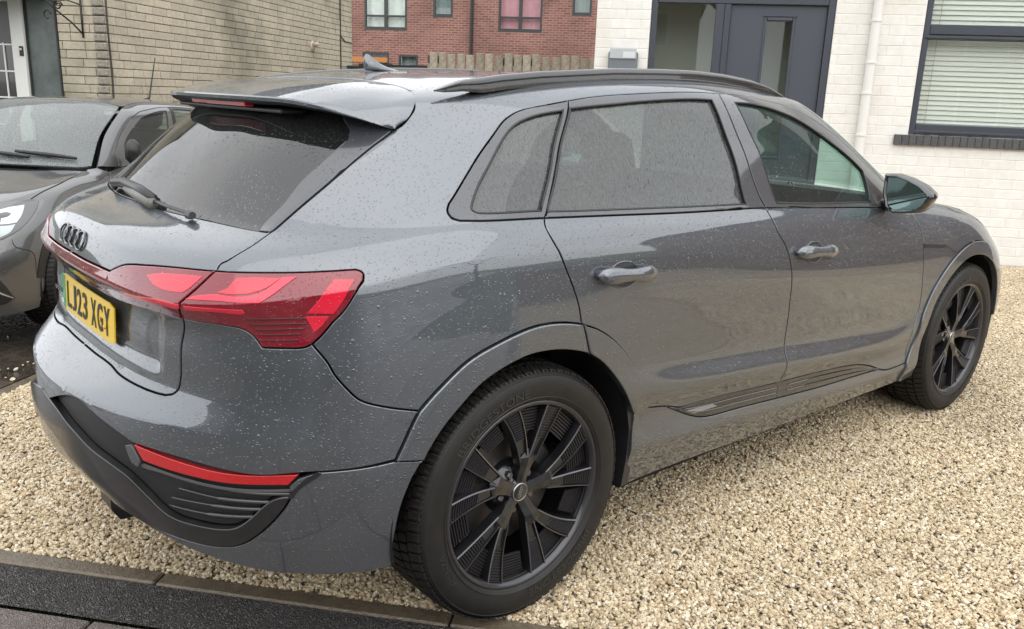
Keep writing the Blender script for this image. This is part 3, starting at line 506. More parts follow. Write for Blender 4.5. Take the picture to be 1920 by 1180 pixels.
def panel_geo(curves, off=0, gap=.0023, depth=.012, hole=None, bev=.0022, bulge=None, centre=False):
    """returns (V, F, normals) of the right-hand piece; centre pieces are joined with their mirror image"""
    L0 = loop_of(curves); L = inset(L0, gap) if gap else L0
    loops = [(L, False)]
    if hole:
        H = loop_of(hole); loops.append((H, True))
    A = [inset(l, bev) if not h else l for l, h in loops]
    K = np.array([4., 1.])
    # interior points: nodes of the surface grid
    allu = A[0]; lo, hi = allu.min(0), allu.max(0)
    iu = np.arange(math.ceil(lo[0]*NU), math.floor(hi[0]*NU)+1)/NU; iv = np.arange(math.ceil(lo[1]*NV), math.floor(hi[1]*NV)+1)/NV
    G = np.array([(a, b) for a in iu for b in iv]) if len(iu) and len(iv) else np.zeros((0, 2))
    if len(G):
        G = G[inpoly(G, A[0])]
        if hole and len(G): G = G[~inpoly(G, A[1])]
        if len(G):
            B = np.concatenate(A); d = (((G[:, None]-B[None])*K)**2).sum(-1).min(1)**.5; G = G[d > .035]; G = G+RNG.uniform(-.003, .003, G.shape)*[.5, 1]*(~((G[:, :1] < .01) | (G[:, :1] > 15.99) | (G[:, 1:] > 13.98)))
    pts = np.concatenate(A+[G]) if len(G) else np.concatenate(A)
    edges = []; k = 0
    for l in A:
        n = len(l); edges += [(k+i, k+(i+1) % n) for i in range(n)]; k += n
    r = delaunay_2d_cdt([Vector((p[0]*4, p[1])) for p in pts], edges, [], 0, 1e-6)
    uv = np.array([(v[0]/4, v[1]) for v in r[0]])
    F = [f for f in r[2]]
    cen = np.array([uv[list(f)].mean(0) for f in F]); keep = inpoly(cen, A[0])
    if hole: keep &= ~inpoly(cen, A[1])
    F = [f for f, kk in zip(F, keep) if kk]
    DBG.append((abs(area2(A[0]))-(abs(area2(A[1])) if hole else 0), sum(abs(area2(uv[list(f)])) for f in F)))
    Nn = evn(uv); P = ev(uv)+Nn*off
    if bulge is not None:
        e = .02; f_ = lambda q: ev(q)+evn(q)*(off+bulge(q))[:, None]
        cl = np.clip(uv, [e, e], [16-e, 14-e]); tu = f_(cl+[e, 0])-f_(cl-[e, 0]); tv = f_(cl+[0, e])-f_(cl-[0, e]); nb = np.cross(tv, tu); nb /= np.linalg.norm(nb, axis=1, keepdims=True); nb *= np.sign((nb*Nn).sum(1, keepdims=True)); P = P + Nn*bulge(uv)[:, None]; Nn = nb
    V = list(P); NR = list(Nn); FF = []; MAIN[0] = len(P)
    for f in F:
        a, b, c = (P[i] for i in f)
        FF.append(tuple(f) if np.dot(np.cross(b-a, c-a), Nn[f[0]]) > 0 else tuple(f)[::-1])
    # bevel and skirt
    orig = r[3]; idx = {}
    for new, olds in enumerate(orig):
        for o_ in olds: idx[o_] = new
    k = 0
    for (l, h), a in zip(loops, A):
        n = len(l); Nl = evn(l); D = outdir(l)*(-1 if h else 1)
        ring = [idx.get(k+i) for i in range(n)]; k += n
        fx = np.array([fixed(p) for p in l])
        Dd = np.where(fx[:, None], 0, D)
        if centre or True:
            Bp = ev(l)+Nl*(off-bev*.8)+ (0 if bulge is None else Nl*bulge(l)[:, None]); Bn = Nl*.55+D*.8; Bn[fx] = Nl[fx]; Bn /= np.linalg.norm(Bn, axis=1, keepdims=True)
            Bp[fx] = (ev(l)+Nl*off)[fx]
        C1 = Bp; C2 = Bp-Nl*depth
        b0 = len(V); V += list(Bp); NR += list(Bn); c0 = len(V); V += list(C1); NR += list(D); d0 = len(V); V += list(C2); NR += list(D)
        for i in range(n):
            j = (i+1) % n
            if fx[i] and fx[j]: continue
            if ring[i] is None or ring[j] is None: continue
            q = (ring[i], ring[j], b0+j, b0+i); s_ = (c0+i, c0+j, d0+j, d0+i)
            a_, b_, c_ = V[q[0]], V[q[1]], V[q[2]]
            if np.dot(np.cross(b_-a_, c_-a_), Nl[i]*.3+D[i]) < 0: q = q[::-1]; 
            a_, b_, c_ = V[s_[0]], V[s_[1]], V[s_[2]]
            if np.dot(np.cross(b_-a_, c_-a_), D[i]) < 0: s_ = s_[::-1]
            FF += [q, s_]
    V = np.array(V); NR = np.array(NR)
    if centre:
        V2 = V*[1, -1, 1]; N2 = NR*[1, -1, 1]; n = len(V)
        V = np.concatenate([V, V2]); NR = np.concatenate([NR, N2]); FF = FF+[tuple(i+n for i in f)[::-1] for f in FF]
    return V, FF, NR
def xf(V, NR, T):
    if T is None: return V, NR
    sx, sy, sz = T; V = V*[sx, sy, sz]; NR = NR/[sx, sy, sz]; return V, NR/np.linalg.norm(NR, axis=1, keepdims=True)
CENTRE = {'bumper_up', 'bumper_low', 'utrim', 'grille', 'tail_lower', 'tail_upper', 'lightbar', 'rear_glass', 'hood', 'roof', 'windshield', 'bumper_front', 'front_mask'}
LININGS = []
def panel(key, name, mat, parent, side=-1, T=None, lining=False, **kw):
    d = PANELS[key]; cen = key in CENTRE
    V, F, NR = panel_geo(d['c'], hole=d.get('hole'), centre=cen, **kw)
    V, NR = xf(V, NR, T)
    if side > 0 and not cen: V = V*[1, -1, 1]; NR = NR*[1, -1, 1]; F = [f[::-1] for f in F]
    me = mesh_data(name, V, F, mat, NR)
    if lining:
        k_ = MAIN[0]; h_ = len(V)//2 if cen else len(V)
        LININGS.append((V-NR*.035, [f for f in F if all((i % h_ if cen else i) < k_ for i in f)]))
    return link(name, me, parent)
def surf_pt(uv, off=0, side=-1):
    P = ev(uv)[0]+evn(uv)[0]*off
    return Vector((P[0], P[1]*(-side), P[2]))

# ---------------- wheel ----------------
def wheel(parent, name='wheel', right=True, lettering='BRIDGESTONE', plain=False, R=.386):
    """outer face towards -y; origin at the hub centre plane"""
    w = empty(name); w.parent = parent
    # tyre carcass
    prof = [(.268, -.098), (.277, -.112), (.286, -.122), (.291, -.1262), (.296, -.1285), (.298, -.1305), (.300, -.1285), (.316, -.1318), (.335, -.1325), (.352, -.1300), (.360, -.1265), (.362, -.1275), (.3635, -.1255), (.3695, -.118), (.375, -.108), (.3775, -.09), (.3785, -.05), (.3785, .05), (.3775, .09), (.372, .112), (.35, .128), (.31, .130), (.27, .11), (.255, .09)]
    if R != .386: prof = [(r*R/.386 if r > .3 else r, h*.85) for r, h in prof]
    tb = MB().lathe(prof, 96); ty = tb.build('tyre', rubber, w, smooth=True, auto=40)
    # tread blocks
    tr = MB(); nb = 76
    for row, (y0, y1, skew) in enumerate([(-.119, -.082, .35), (-.074, -.040, .5), (-.032, .032, .5), (.040, .074, .5), (.082, .119, .35)]):
        for k in range(nb):
            a0 = 2*math.pi*(k+.5*(row % 2))/nb; da = 2*math.pi/nb*.78
            V = []
            for rr in (0, 1):
                for (a, y) in ((a0, y0), (a0+da, y0), (a0+da, y1), (a0, y1)):
                    r0 = R-.010 if rr == 0 else R
                    if rr and row in (0, 4) and ((row == 0 and y == y0) or (row == 4 and y == y1)): r0 = R-.0095; 
                    aa = a+(y-y0)*skew
                    if not rr: r0 = R-.013
                    V.append((r0*math.cos(aa), y, r0*math.sin(aa)))
            tr.add(V, [(4, 5, 6, 7), (0, 1, 5, 4), (1, 2, 6, 5), (2, 3, 7, 6), (3, 0, 4, 7)])
    # shoulder ribs running down the sidewall
    for k in range(nb*2):
        a = 2*math.pi*k/(nb*2); da = 2*math.pi/(nb*2)*.30
        V = []
        for (r, y) in ((.3845*R/.386, -.100), (.3765*R/.386, -.1165), (.3685*R/.386, -.1225)):
            for s in (0, 1): V.append((r*math.cos(a+s*da), y, r*math.sin(a+s*da)))
        if right and not plain: tr.add(V, [(0, 1, 3, 2), (2, 3, 5, 4)])
    tr.build('tread', rubber, ty, kind='stuff')
    if lettering:
        for a_mid, txt, rr_, size in ((math.radians(118), lettering, .318, .030), (math.radians(-62), lettering, .318, .030), (math.radians(205), 'ALENZA', .318, .022)):
            V, F = text_mesh(txt, size*1.15, .0006)
            V2 = []
            for (x, y, z) in V:
                a = a_mid-(x*1.25)/rr_; r = rr_+y
                V2.append((r*math.cos(a), -.1322-z*1.0-.0008 - (0.0), r*math.sin(a)))
            F2 = F
            link('lettering', mesh_data('lettering', V2, F2, princ('tyre_letter', (.032, .03, .028), .45)), ty)
    # rim barrel and lip
    rm = MB().lathe([(.268, -.108), (.272, -.119), (.281, -.1235), (.2855, -.122), (.287, -.115), (.281, -.105), (.275, -.100)], 96)
    lip = rm.build('rim_lip', princ('rim_lip_metal', (.05, .05, .055), .3, metal=.6, coat=.5), w, smooth=True)
    MB().lathe([(.2735, -.116), (.270, -.100), (.264, -.075), (.250, -.02), (.248, .09), (.24, .10)], 72).build('rim_barrel', rimblk, w, smooth=True)
    if plain:
        for k in range(5):
            m = MB(); a = math.radians(90+72*k)
            for s in (-1, 1):
                m.tube([(.04*math.cos(a), -.075, .04*math.sin(a)), (.16*math.cos(a+s*.12), -.085, .16*math.sin(a+s*.12)), (.262*math.cos(a+s*.2), -.095, .262*math.sin(a+s*.2))], [.022, .016, .014], 6)
            m.build('spoke', rimblk, w, smooth=True)
        MB().lathe([(0, -.09), (.05, -.088), (.06, -.07), (.06, 0)], 24).build('hub', rimblk, w, smooth=True)
        return w
    def polar(r, a, y): return (r*math.cos(a), y, r*math.sin(a))
    # ten arms in five Y pairs, each twisting outwards; the edges stand proud of a sunken middle
    tw = lambda r: math.radians(5)*max(0, (r-.10)/.17)
    sgn = 1 if right else -1
    base = [math.radians(sgn*(-63+72*k)) for k in range(5)]
    RS = [.100, .125, .15, .175, .20, .225, .250, .2735]
    for th in base:
        for s in (-1, 1):
            m = MB(); rows = []
            for r in RS:
                t = (r-.10)/.167
                c = th + s*math.radians(8+9.5*t**.8) + sgn*tw(r)
                hw = (.0155+.0150*t**1.1)/r
                y0 = -.101-.013*t
                rows.append([polar(r, c-hw*1.12, y0+.030), polar(r, c-hw, y0), polar(r, c-hw+.0042/r, y0-.0015), polar(r, c-hw+.0065/r, y0+.006), polar(r, c+hw-.0065/r, y0+.006), polar(r, c+hw-.0042/r, y0-.0015), polar(r, c+hw, y0), polar(r, c+hw*1.12, y0+.030)])
            V = [p for row in rows for p in row]; F = []
            for i in range(len(rows)-1):
                for j in range(7): F.append((i*8+j, i*8+j+1, (i+1)*8+j+1, (i+1)*8+j))
            m.add(V, F); sp = m.build('spoke', rimblk, w, recalc=False)
            ed = MB()
            for jj in (1, 5):
                Ve = []
                for row in rows: Ve += [tuple(np.array(row[jj])+[0, -.0006, 0]), tuple(np.array(row[jj+1])+[0, -.0006, 0])]
                ed.add(Ve, [(2*i, 2*i+1, 2*i+3, 2*i+2) for i in range(len(rows)-1)])
            ed.build('spoke_edge', rimedge, sp, recalc=False)
            # comb of fine ribs in the sunken middle of the arm, towards the rim
            rb = MB()
            for q in range(12):
                r = .170+q*.0085; t = (r-.10)/.167; c = th+s*math.radians(8+9.5*t**.8)+sgn*tw(r); hw = (.0155+.0150*t**1.1-.008)/r; y0 = -.101-.013*t
                if hw <= 0: continue
                V = []
                for (rr, yy) in ((r, y0+.006), (r+.0015, y0+.0005), (r+.0042, y0+.0005), (r+.0057, y0+.006)):
                    V += [polar(rr, c-hw, yy), polar(rr, c+hw, yy)]
                rb.add(V, [(0, 1, 3, 2), (2, 3, 5, 4), (4, 5, 7, 6)])
            rb.build('rib', princ('alloy_rib', (.042, .040, .044), .35, metal=.5), sp, recalc=False)
        # the foot of the Y
        m = MB(); V = []
        for (r, hw, y) in ((.030, .020, -.088), (.055, .020, -.092), (.085, .022, -.099), (.112, .034, -.1015)):
            V += [polar(r, th-hw/r*1.05, y+.03), polar(r, th-hw/r, y), polar(r, th, y-.004), polar(r, th+hw/r, y), polar(r, th+hw/r*1.05, y+.03)]
        F = [(i*5+j, i*5+j+1, (i+1)*5+j+1, (i+1)*5+j) for i in range(3) for j in range(4)]
        V += [polar(.135, th, -.096)]; F += [(16, 17, 20), (17, 18, 20)]
        m.add(V, F).build('spoke_foot', rimblk, w, recalc=False)
    # ribbed plates closing the outer end of every window
    for k in range(5):
        for s_, hwd, r0 in ((0, 8.0, .190), (36, 8.5, .196)):
            c0 = base[k]+sgn*math.radians(s_)
            m = MB()
            for q in range(9):
                r = r0+q*.0090; c = c0+sgn*tw(r)
                hw = math.radians(hwd if s_ == 0 else hwd)*(1.0 if s_ == 0 else 1.1)
                V = []
                for (rr, yy) in ((r, -.086), (r+.0015, -.0925), (r+.0045, -.0925), (r+.006, -.086), (r+.0085, -.086)):
                    V += [polar(rr, c-hw, yy), polar(rr, c+hw, yy)]
                m.add(V, [(0, 1, 3, 2), (2, 3, 5, 4), (4, 5, 7, 6), (6, 7, 9, 8)])
            m.build('ribbed_plate', princ('alloy_rib', (.042, .040, .044), .35, metal=.5), w, recalc=False)
    MB().lathe([(0, -.091), (.028, -.091), (.036, -.088), (.040, -.083), (.042, -.07), (.07, -.062), (.085, -.045), (.09, 0)], 40).build('hub', rimblk, w, smooth=True)
    for k in range(5):
        a = base[k]+math.radians(36)
        MB().lathe([(0, -.080), (.0085, -.080), (.011, -.077), (.011, -.05)], 6, c=(.060*math.cos(a), 0, .060*math.sin(a))).build('wheel_bolt', rimedge, w)
    cap = MB().lathe([(0, -.0935), (.024, -.0935), (.0268, -.0925), (.028, -.089)], 40).build('centre_cap', gblack, w, smooth=True)
    MB().lathe([(.0250, -.0938), (.0262, -.0946), (.0276, -.0938), (.0280, -.0915)], 48).build('cap_ring', silver, cap, smooth=True)
    rg = MB()
    for q in range(4):
        cx = (-.0111+q*.0074)
        c, s = math.cos(math.radians(75)), math.sin(math.radians(75))
        pts = [(cx+.0050*math.cos(t), .0050*math.sin(t)) for t in np.linspace(0, 2*math.pi, 17)]
        rg.tube([(p[0]*c-p[1]*s, -.0942, p[0]*s+p[1]*c) for p in pts], .0006, 5, cap=False)
    rg.build('emblem', silver, cap)
    # brake disc and caliper
    MB().lathe([(.05, -.03), (.175, -.03), (.178, -.01), (.05, -.01)], 48).build('brake_disc', princ('brake_disc', (.10, .09, .085), .35, metal=.7), w, smooth=False)
    cb = MB(); cb.bbox((.13*math.cos(.6), -.035, .13*math.sin(.6)), (.07, .05, .14), .012, Matrix.Rotation(-.6, 3, 'Y')); cb.build('brake_caliper', satin, w)
    return w

# ---------------- the car ----------------
def seat(parent, x, y, z=.0, mat=seatm):
    s = empty('seat'); s.parent = parent
    m = MB(); R_ = Matrix.Rotation(math.radians(-18), 3, 'Y')
    m.bbox((x, y, .55+z), (.52, .50, .16), .05); m.bbox((x-.27, y, .90+z), (.15, .48, .66), .06, R_); m.build('cushion', mat, s, smooth=True, auto=60)
    h = MB(); h.bbox((x-.40, y, 1.30+z), (.10, .25, .17), .04, R_); h.build('headrest', mat, s, smooth=True, auto=60)
    return s
def build_suv():
    car = empty('parked_car', label="grey wet SUV with black wheels and yellow number plate on the gravel", cat='car')
    # centre and side skin
    def both(key, name, mat, par=car, **kw):
        return [panel(key, name, mat, par if not isinstance(par, (list, tuple)) else par[i], side=s, **kw) for i, s in enumerate((-1, 1))]
    panel('roof', 'roof', paint, car, lining=True); panel('hood', 'bonnet', paint, car)
    tgu = panel('tail_upper', 'tailgate', paint, car); sst = lambda x: np.clip(x, 0, 1)**2*(3-2*np.clip(x, 0, 1)); panel('tail_lower', 'tailgate_lower_panel', paint, tgu, bulge=lambda q: -.016*sst((2.35-q[:, 0])/.32)*sst((q[:, 1]-4.2)/.42))
    panel('bumper_up', 'rear_bumper', paint, car)
    lowb = panel('bumper_low', 'lower_bumper', paint, car)
    panel('utrim', 'diffuser_frame', princ('diffuser_black', (.009, .009, .0095), .36, coat=.65, coat_rough=.12, noise=(35, .4), bump=(90, .35, .001)), lowb, off=.004, depth=.02, bev=.004)
    gr = panel('grille', 'diffuser_grille', satin, lowb, off=-.018, gap=0)
    panel('bumper_front', 'front_bumper', paint, car); panel('front_mask', 'front_grille', gblack, car)
    both('side', 'quarter_panel', paint, lining=True)
    fd = both('front_door', 'front_door', paint, lining=True); rd = both('rear_door', 'rear_door', paint, lining=True)
    both('trim_front', 'door_trim', gblack, fd, off=-.002, gap=.0008); both('trim_rear', 'door_trim', gblack, rd, off=-.002, gap=.0008)
    both('trimbar', 'trim_bar', princ('trim_bar_grey', (.22, .21, .20), .3), rd, off=.0005, gap=0, depth=.004)  # small pale grey bar laid on the black strip
    for i, s in enumerate((-1, 1)):
        for fr_ in (.33, .66):   # fine ribs along the black strip
            for key, par in (('trim_rear', rd[i]), ('trim_front', fd[i])):
                c = PANELS[key]['c']; a = np.array(smooth_curve(c[0])); b = np.array(smooth_curve(c[-1] if key == 'trim_rear' else c[1])); b = b[::-1] if abs(b[0][0]-a[0][0]) > abs(b[-1][0]-a[0][0]) else b
                tq = np.linspace(.06, .99, 24); A_ = np.array([[np.interp(t, np.linspace(0, 1, len(a)), a[:, k]) for k in (0, 1)] for t in tq]); B_ = np.array([[np.interp(t, np.linspace(0, 1, len(b)), b[:, k]) for k in (0, 1)] for t in tq])
                L = A_*(1-fr_)+B_*fr_; P = ev(L)+evn(L)*.001; P[:, 1] *= -s; MB().tube([tuple(p) for p in P], .0016, 4).build('trim_rib', gblack, par)
    both('rocker', 'sill', paint); fe = both('fender', 'front_wing', paint, lining=True)
    both('arch_rear', 'wheel_arch_trim', paint, off=.010, depth=.024, bev=.004); both('arch_door', 'wheel_arch_trim', paint, rd, off=.010, depth=.024, bev=.004)
    both('arch_front', 'wheel_arch_trim', paint, off=.010, depth=.024, bev=.004)
    both('front_lamp', 'headlamp', glass('lamp_glass', (.5, .5, .5)), off=.002)
    # glazing
    panel('windshield', 'windscreen', G_screen, car, off=-.002, gap=.004)
    rg = panel('rear_glass', 'rear_window', G_rear, tgu, off=-.001, gap=.0015)
    both('blade', 'window_blade', trimgrey, tgu, off=.003, gap=.002)
    qg = both('quarter_glass', 'quarter_window', G_priv, off=-.006, gap=.0005)
    both('rear_door_glass', 'window', G_priv, rd, off=-.008, gap=.0005); both('front_door_glass', 'window', G_front, fd, off=-.008, gap=.0005)
    both('frame_quarter', 'window_frame', trimgrey, qg, off=.002, depth=.014); both('frame_rear', 'window_frame', trimgrey, rd, off=.002, depth=.014); both('frame_front', 'window_frame', trimgrey, fd, off=.002, depth=.014)
    # rubber seals round the side glass
    for i, s in enumerate((-1, 1)):
        for key, par in (('quarter_glass', qg[i]), ('rear_door_glass', rd[i]), ('front_door_glass', fd[i])):
            L = inset(loop_of(PANELS[key]['c']), .002); P = ev(L)+evn(L)*.0005; P[:, 1] *= -s
            MB().tube([tuple(p) for p in P]+[tuple(P[0])], .0038, 5, cap=False).build('rubber_seal', satin, par, smooth=True)
    # tail lamps: light bar across the tailgate, a lamp on each side
    lb = panel('lightbar', 'light_bar', redlens, tgu, off=.004, bev=.003)
    lm = both('lamp', 'tail_lamp', redlens, off=.004, bev=.003)
    for k, m_ in ((1, redseg), (6, redseg)): 
        for s in (-1, 1): panel('seg%d' % k, 'lamp_segment', m_, lb, side=s, off=.0055, gap=0, depth=.002, bev=.0008)
    for i, s in enumerate((-1, 1)):
        for k in (2, 3, 4, 5, 7): panel('seg%d' % k, 'lamp_segment', redseg if k != 3 else princ('red_lamp_fin', (.78, .008, .045), .15, coat=1), lm[i], side=s, off=.0055 if k != 3 else .0065, gap=0, depth=.002, bev=.0008)
        for k in range(5): panel('line%d' % k, 'lamp_line', redline, lm[i], side=s, off=.0052, gap=0, depth=.002, bev=.0006)
    both('reflector', 'reflector', redrefl, lowb, off=-.004, gap=.0005)
    both('cornerL', 'reflector_surround', paint, lowb, off=.001, gap=0, bev=.001); both('cornerR', 'reflector_surround', paint, lowb, off=.001, gap=0, bev=.001)
    both('brightline', 'grille_edge', princ('grille_edge_grey', (.08, .08, .08), .3, coat=.5), gr, off=-.008, gap=0, bev=.0008, depth=.003)
    for s in (-1, 1):
        for c in PANELS['anchors']['slats']:
            L = np.array(smooth_curve(c)); P = ev(L)-evn(L)*.012; P[:, 1] *= -s
            n = len(P); q = MB().tube([tuple(p) for p in P], [.0022 if i < n*.35 or i > n*.98 else .0050 for i in range(n)], 6); q.build('grille_slat', princ('slat_black', (.05, .05, .05), .25, coat=.5), gr, smooth=True)
        for (x, y) in ((.50, .80), (.55, .86)): pass
    # fins under the diffuser, exhaust-less
    for yy, hw in ((-.06, .05), (.17, .07), (.62, .04)):
        if hw == 0: continue
        f = MB(); x0 = -.93+(abs(yy)+.1)**2*.45
        V = [(x0+.02, yy-hw, .315), (x0+.02, yy-hw, .27), (x0+.045, yy-hw*.85, .228), (x0+.15, yy-hw*.85, .222), (x0+.22, yy-hw, .315)]
        V = V+[(a, 2*yy-b, c) for a, b, c in V]
        f.add(V, [(0, 1, 2, 3, 4), (5, 9, 8, 7, 6), (0, 5, 6, 1), (1, 6, 7, 2), (2, 7, 8, 3), (3, 8, 9, 4)]); f.build('diffuser_fin', satin, lowb)
    # spoiler
    Le = [(-.172, 0, 1.528), (-.172, .2, 1.527), (-.166, .361, 1.5255), (-.158, .421, 1.5205), (-.147, .491, 1.5125), (-.150, .555, 1.5005), (-.168, .610, 1.482), (-.215, .650, 1.437), (-.262, .6535, 1.405)]
    Te = [(-.505, 0, 1.475), (-.50, .2, 1.475), (-.465, .4, 1.473), (-.44, .47, 1.468), (-.41, .53, 1.458), (-.375, .575, 1.443), (-.34, .612, 1.429), (-.305, .640, 1.415), (-.27, .6535, 1.404)]
    Le = np.array(Le); Te = np.array(Te); tt = np.linspace(0, 8, 65)
    def cub(A): 
        from_ = np.arange(9); out = []
        for c in range(3):
            y = A[:, c]; m = np.gradient(y); i = np.minimum(tt.astype(int), 7); t = tt-i
            out.append((2*t**3-3*t**2+1)*y[i]+(t**3-2*t**2+t)*m[i]+(-2*t**3+3*t**2)*y[i+1]+(t**3-t**2)*m[i+1])
        return np.array(out).T
    Le = cub(Le); Te = cub(Te); rows = []
    for s in np.linspace(0, 1, 13):
        P = Le*(1-s)+Te*s; P[:, 2] += .014*np.sin(math.pi*s)*np.clip(1-(np.abs(P[:, 1])/.66)**6, 0, 1); P[:, 1] += .006*np.sin(math.pi*s)
        rows.append(P)
    n_ = len(tt)
    edge = [Te+[-.003, 0, -.004], Te+[-.002, 0, -.013], Te+[.012, 0, -.020], Te*[1, .985, 1]+[.10, 0, -.032], Te*[1, .93, 1]+[.17, -0, -.040]]
    thin = np.clip((.655-Te[:, 1])/.15, 0, 1)
    edge = [Te+(e-Te)*thin[:, None]*(1 if k < 3 else 1) for k, e in enumerate(edge)]
    full = rows+edge[:2]; V = []; F = []
    for P in full: V += [tuple(p*[1, -1, 1]) for p in P[::-1]]+[tuple(p) for p in P[1:]]
    w_ = 2*n_-1
    for i in range(len(full)-1):
        for j in range(w_-1): F.append((i*w_+j, i*w_+j+1, (i+1)*w_+j+1, (i+1)*w_+j))
    sp = MB().add(V, F).build('spoiler', paint, tgu, smooth=True, auto=35)
    V = []; F = []; uu_ = edge[1:]
    for P in uu_: V += [tuple(p*[1, -1, 1]+[0, 0, -.0006]) for p in P[::-1]]+[tuple(p+[0, 0, -.0006]) for p in P[1:]]
    for i in range(len(uu_)-1):
        for j in range(w_-1): F.append((i*w_+j, i*w_+j+1, (i+1)*w_+j+1, (i+1)*w_+j))
    MB().add(V, F).build('spoiler_underside', princ('underside_black', (.006, .006, .007), .45), sp, smooth=True, auto=35)
    # high brake light and the panel behind it
    bl = MB(); bl.bbox((-.468, -.02, 1.450), (.03, .40, .014), .003); bl.build('brake_light', redseg, sp)
    hb = MB(); hb.bbox((-.40, 0, 1.436), (.10, .76, .012), .004); hb.build('spoiler_underside', satin, sp)
    # rear wiper
    wp = MB(); wp.tube([(-.705, .285, 1.170), (-.712, .262, 1.190), (-.700, .20, 1.196), (-.705, .05, 1.192), (-.722, -.13, 1.183)], [.010, .014, .016, .016, .014], 8)
    wa = wp.build('rear_wiper', satin, tgu, smooth=True)
    MB().tube([(-.705, .16, 1.181), (-.716, .0, 1.175), (-.728, -.14, 1.170)], [.013, .017, .017], 6).build('wiper_cover', princ('wiper_grey', (.16, .155, .14), .5), wa, smooth=True)
    MB().tube([(-.722, -.11, 1.178), (-.722, -.25, 1.176), (-.712, -.375, 1.172)], [.006, .005, .005], 6).build('wiper_blade', satin, wa)
    MB().tube([(-.712, -.365, 1.168), (-.712, -.395, 1.170)], [.012, .010], 8).build('wiper_end', satin, wa)
    # four rings
    em = MB()
    for q in range(4):
        cy = .0915-q*.056+.01
        pts = []
        for t in np.linspace(0, 2*math.pi, 33):
            y = cy+.0355*math.cos(t); z = 1.070+.0245*math.sin(t)
            # follow the shelf: find its x at this height on the centre columns
            vv = np.linspace(7.1, 8.9, 60); uu = np.interp(abs(y), [0, .25, .46], [0, 1, 2]); Q_ = ev(np.stack([np.full(60, uu), vv], 1)); x = np.interp(z, Q_[:, 2], Q_[:, 0])
            pts.append((x-.004, y, z))
        em.tube(pts, .0032, 6, cap=False)
    em.build('emblem', gblack, tgu, smooth=True)
    # number plate, slightly bowed
    plate_c = np.array([-.892, .0, .868])
    def bow(y): return .018*((abs(y)/.26)**2)*0+.004*(y/.26)**2
    pl = empty('number_plate'); pl.parent = tgu
    def sheet(y0, y1, z0, z1, dx, mat, nm, r=.008, par=pl):
        ys = np.linspace(y0, y1, 15); m = MB(); V = []
        for y in ys:
            c = r if (y in (ys[0], ys[-1])) else 0
            for (z, d) in ((z0+c, 0), (z1-c, 0), (z1-c, .004), (z0+c, .004)):
                V.append((plate_c[0]+bow(y)+dx+d+(plate_c[2]-z)*-.05, y, z))
        F = []
        for i in range(14): F += [(i*4, i*4+4, i*4+5, i*4+1), (i*4+1, i*4+5, i*4+6, i*4+2), (i*4+3, i*4+7, i*4+4, i*4)]
        F += [(0, 1, 2, 3), (56, 59, 58, 57)]
        return m.add(V, F).build(nm, mat, par)
    sheet(-.26, .26, .8125, .9235, 0, plateY, 'plate_panel'); sheet(.222, .258, .8165, .9195, -.0012, plateG, 'plate_band', .001)
    yc = .196
    for ch in 'LJ23 XGY':
        if ch == ' ': yc -= .026; continue
        V, F = text_mesh(ch, .1, .0005, .0016); xs = [v[0] for v in V]; zs = [v[1] for v in V]; kx = .046/(max(xs)-min(xs)); kz = .079/(max(zs)-min(zs))
        V2 = []
        for (x, y, z) in V:
            yy = yc-.023-(x-(max(xs)+min(xs))/2)*kx; zz = .868+(y-(max(zs)+min(zs))/2)*kz
            V2.append((plate_c[0]+bow(yy)-.0012-z+(plate_c[2]-zz)*-.05, yy, zz))
        link('plate_character', mesh_data('plate_character', V2, F, ink), pl); yc -= .0585
    V, F = text_mesh('GB', .02, .0003, .0004)
    link('plate_lettering', mesh_data('plate_lettering', [(plate_c[0]-.0030-z, .240-x, .838+y) for x, y, z in V], F, princ('plate_white', (.8, .8, .8), .4)), pl)
    MB().lathe([(0, -.006), (.006, -.005), (.007, 0)], 12, 'x', c=(plate_c[0]-.001, -.195, .852)).build('plate_screw', princ('screw_cap', (.8, .45, .1), .4), pl)
    V, F = text_mesh('e-tron', .03, .0015, .0006); zc = .863
    link('badge', mesh_data('badge', [(-.876-z, .36-x, zc-.01+y) for x, y, z in V], F, gblack), tgu)
    # plate lamp recess edge: a soft pressed panel round the plate
    # roof rails
    top = np.array([(-.125, 1.507), (-.04, 1.535), (.10, 1.556), (.25, 1.572), (.575, 1.596), (.80, 1.604), (.986, 1.607), (1.15, 1.602), (1.312, 1.589), (1.45, 1.566), (1.56, 1.537), (1.61, 1.519)])
    for s in (-1, 1):
        m = MB(); V = []; xs = np.linspace(-.125, 1.61, 60)
        for x in xs:
            zt = np.interp(x, top[:, 0], top[:, 1]); t = min((x+.125)/.16, (1.61-x)/.22, 1); t = max(t, .02)**.6
            h = .040*t; hw = .017*t+.002; yb = .637
            zt += 0
            for (dy, dz) in ((-hw*.7, 0), (-hw, -.006), (-hw*.95, -.016), (-hw*.62, -.020), (-hw*.62, -.030), (-hw, -.033), (-hw*.9, -.042), (hw*.9, -.042), (hw, -.006), (hw*.7, 0)):
                V.append((x, (-1 if s < 0 else 1)*(yb-dy if False else yb+(-dy)), zt+dz*t))
        F = [(i*10+j, i*10+(j+1) % 10, (i+1)*10+(j+1) % 10, (i+1)*10+j) for i in range(59) for j in range(10)]
        m.add(V, F); m.build('roof_rail', princ('rail_black', (.035, .034, .034), .22, coat=1, wet=(.8, 190, .4)), car, smooth=True, auto=50)
    # shark-fin antenna
    prof = [(.035, 1.619, .004), (.055, 1.621, .005), (.075, 1.605, .008), (.10, 1.588, .012), (.14, 1.575, .014), (.19, 1.566, .010), (.22, 1.560, .003)]
    m = MB(); V = []
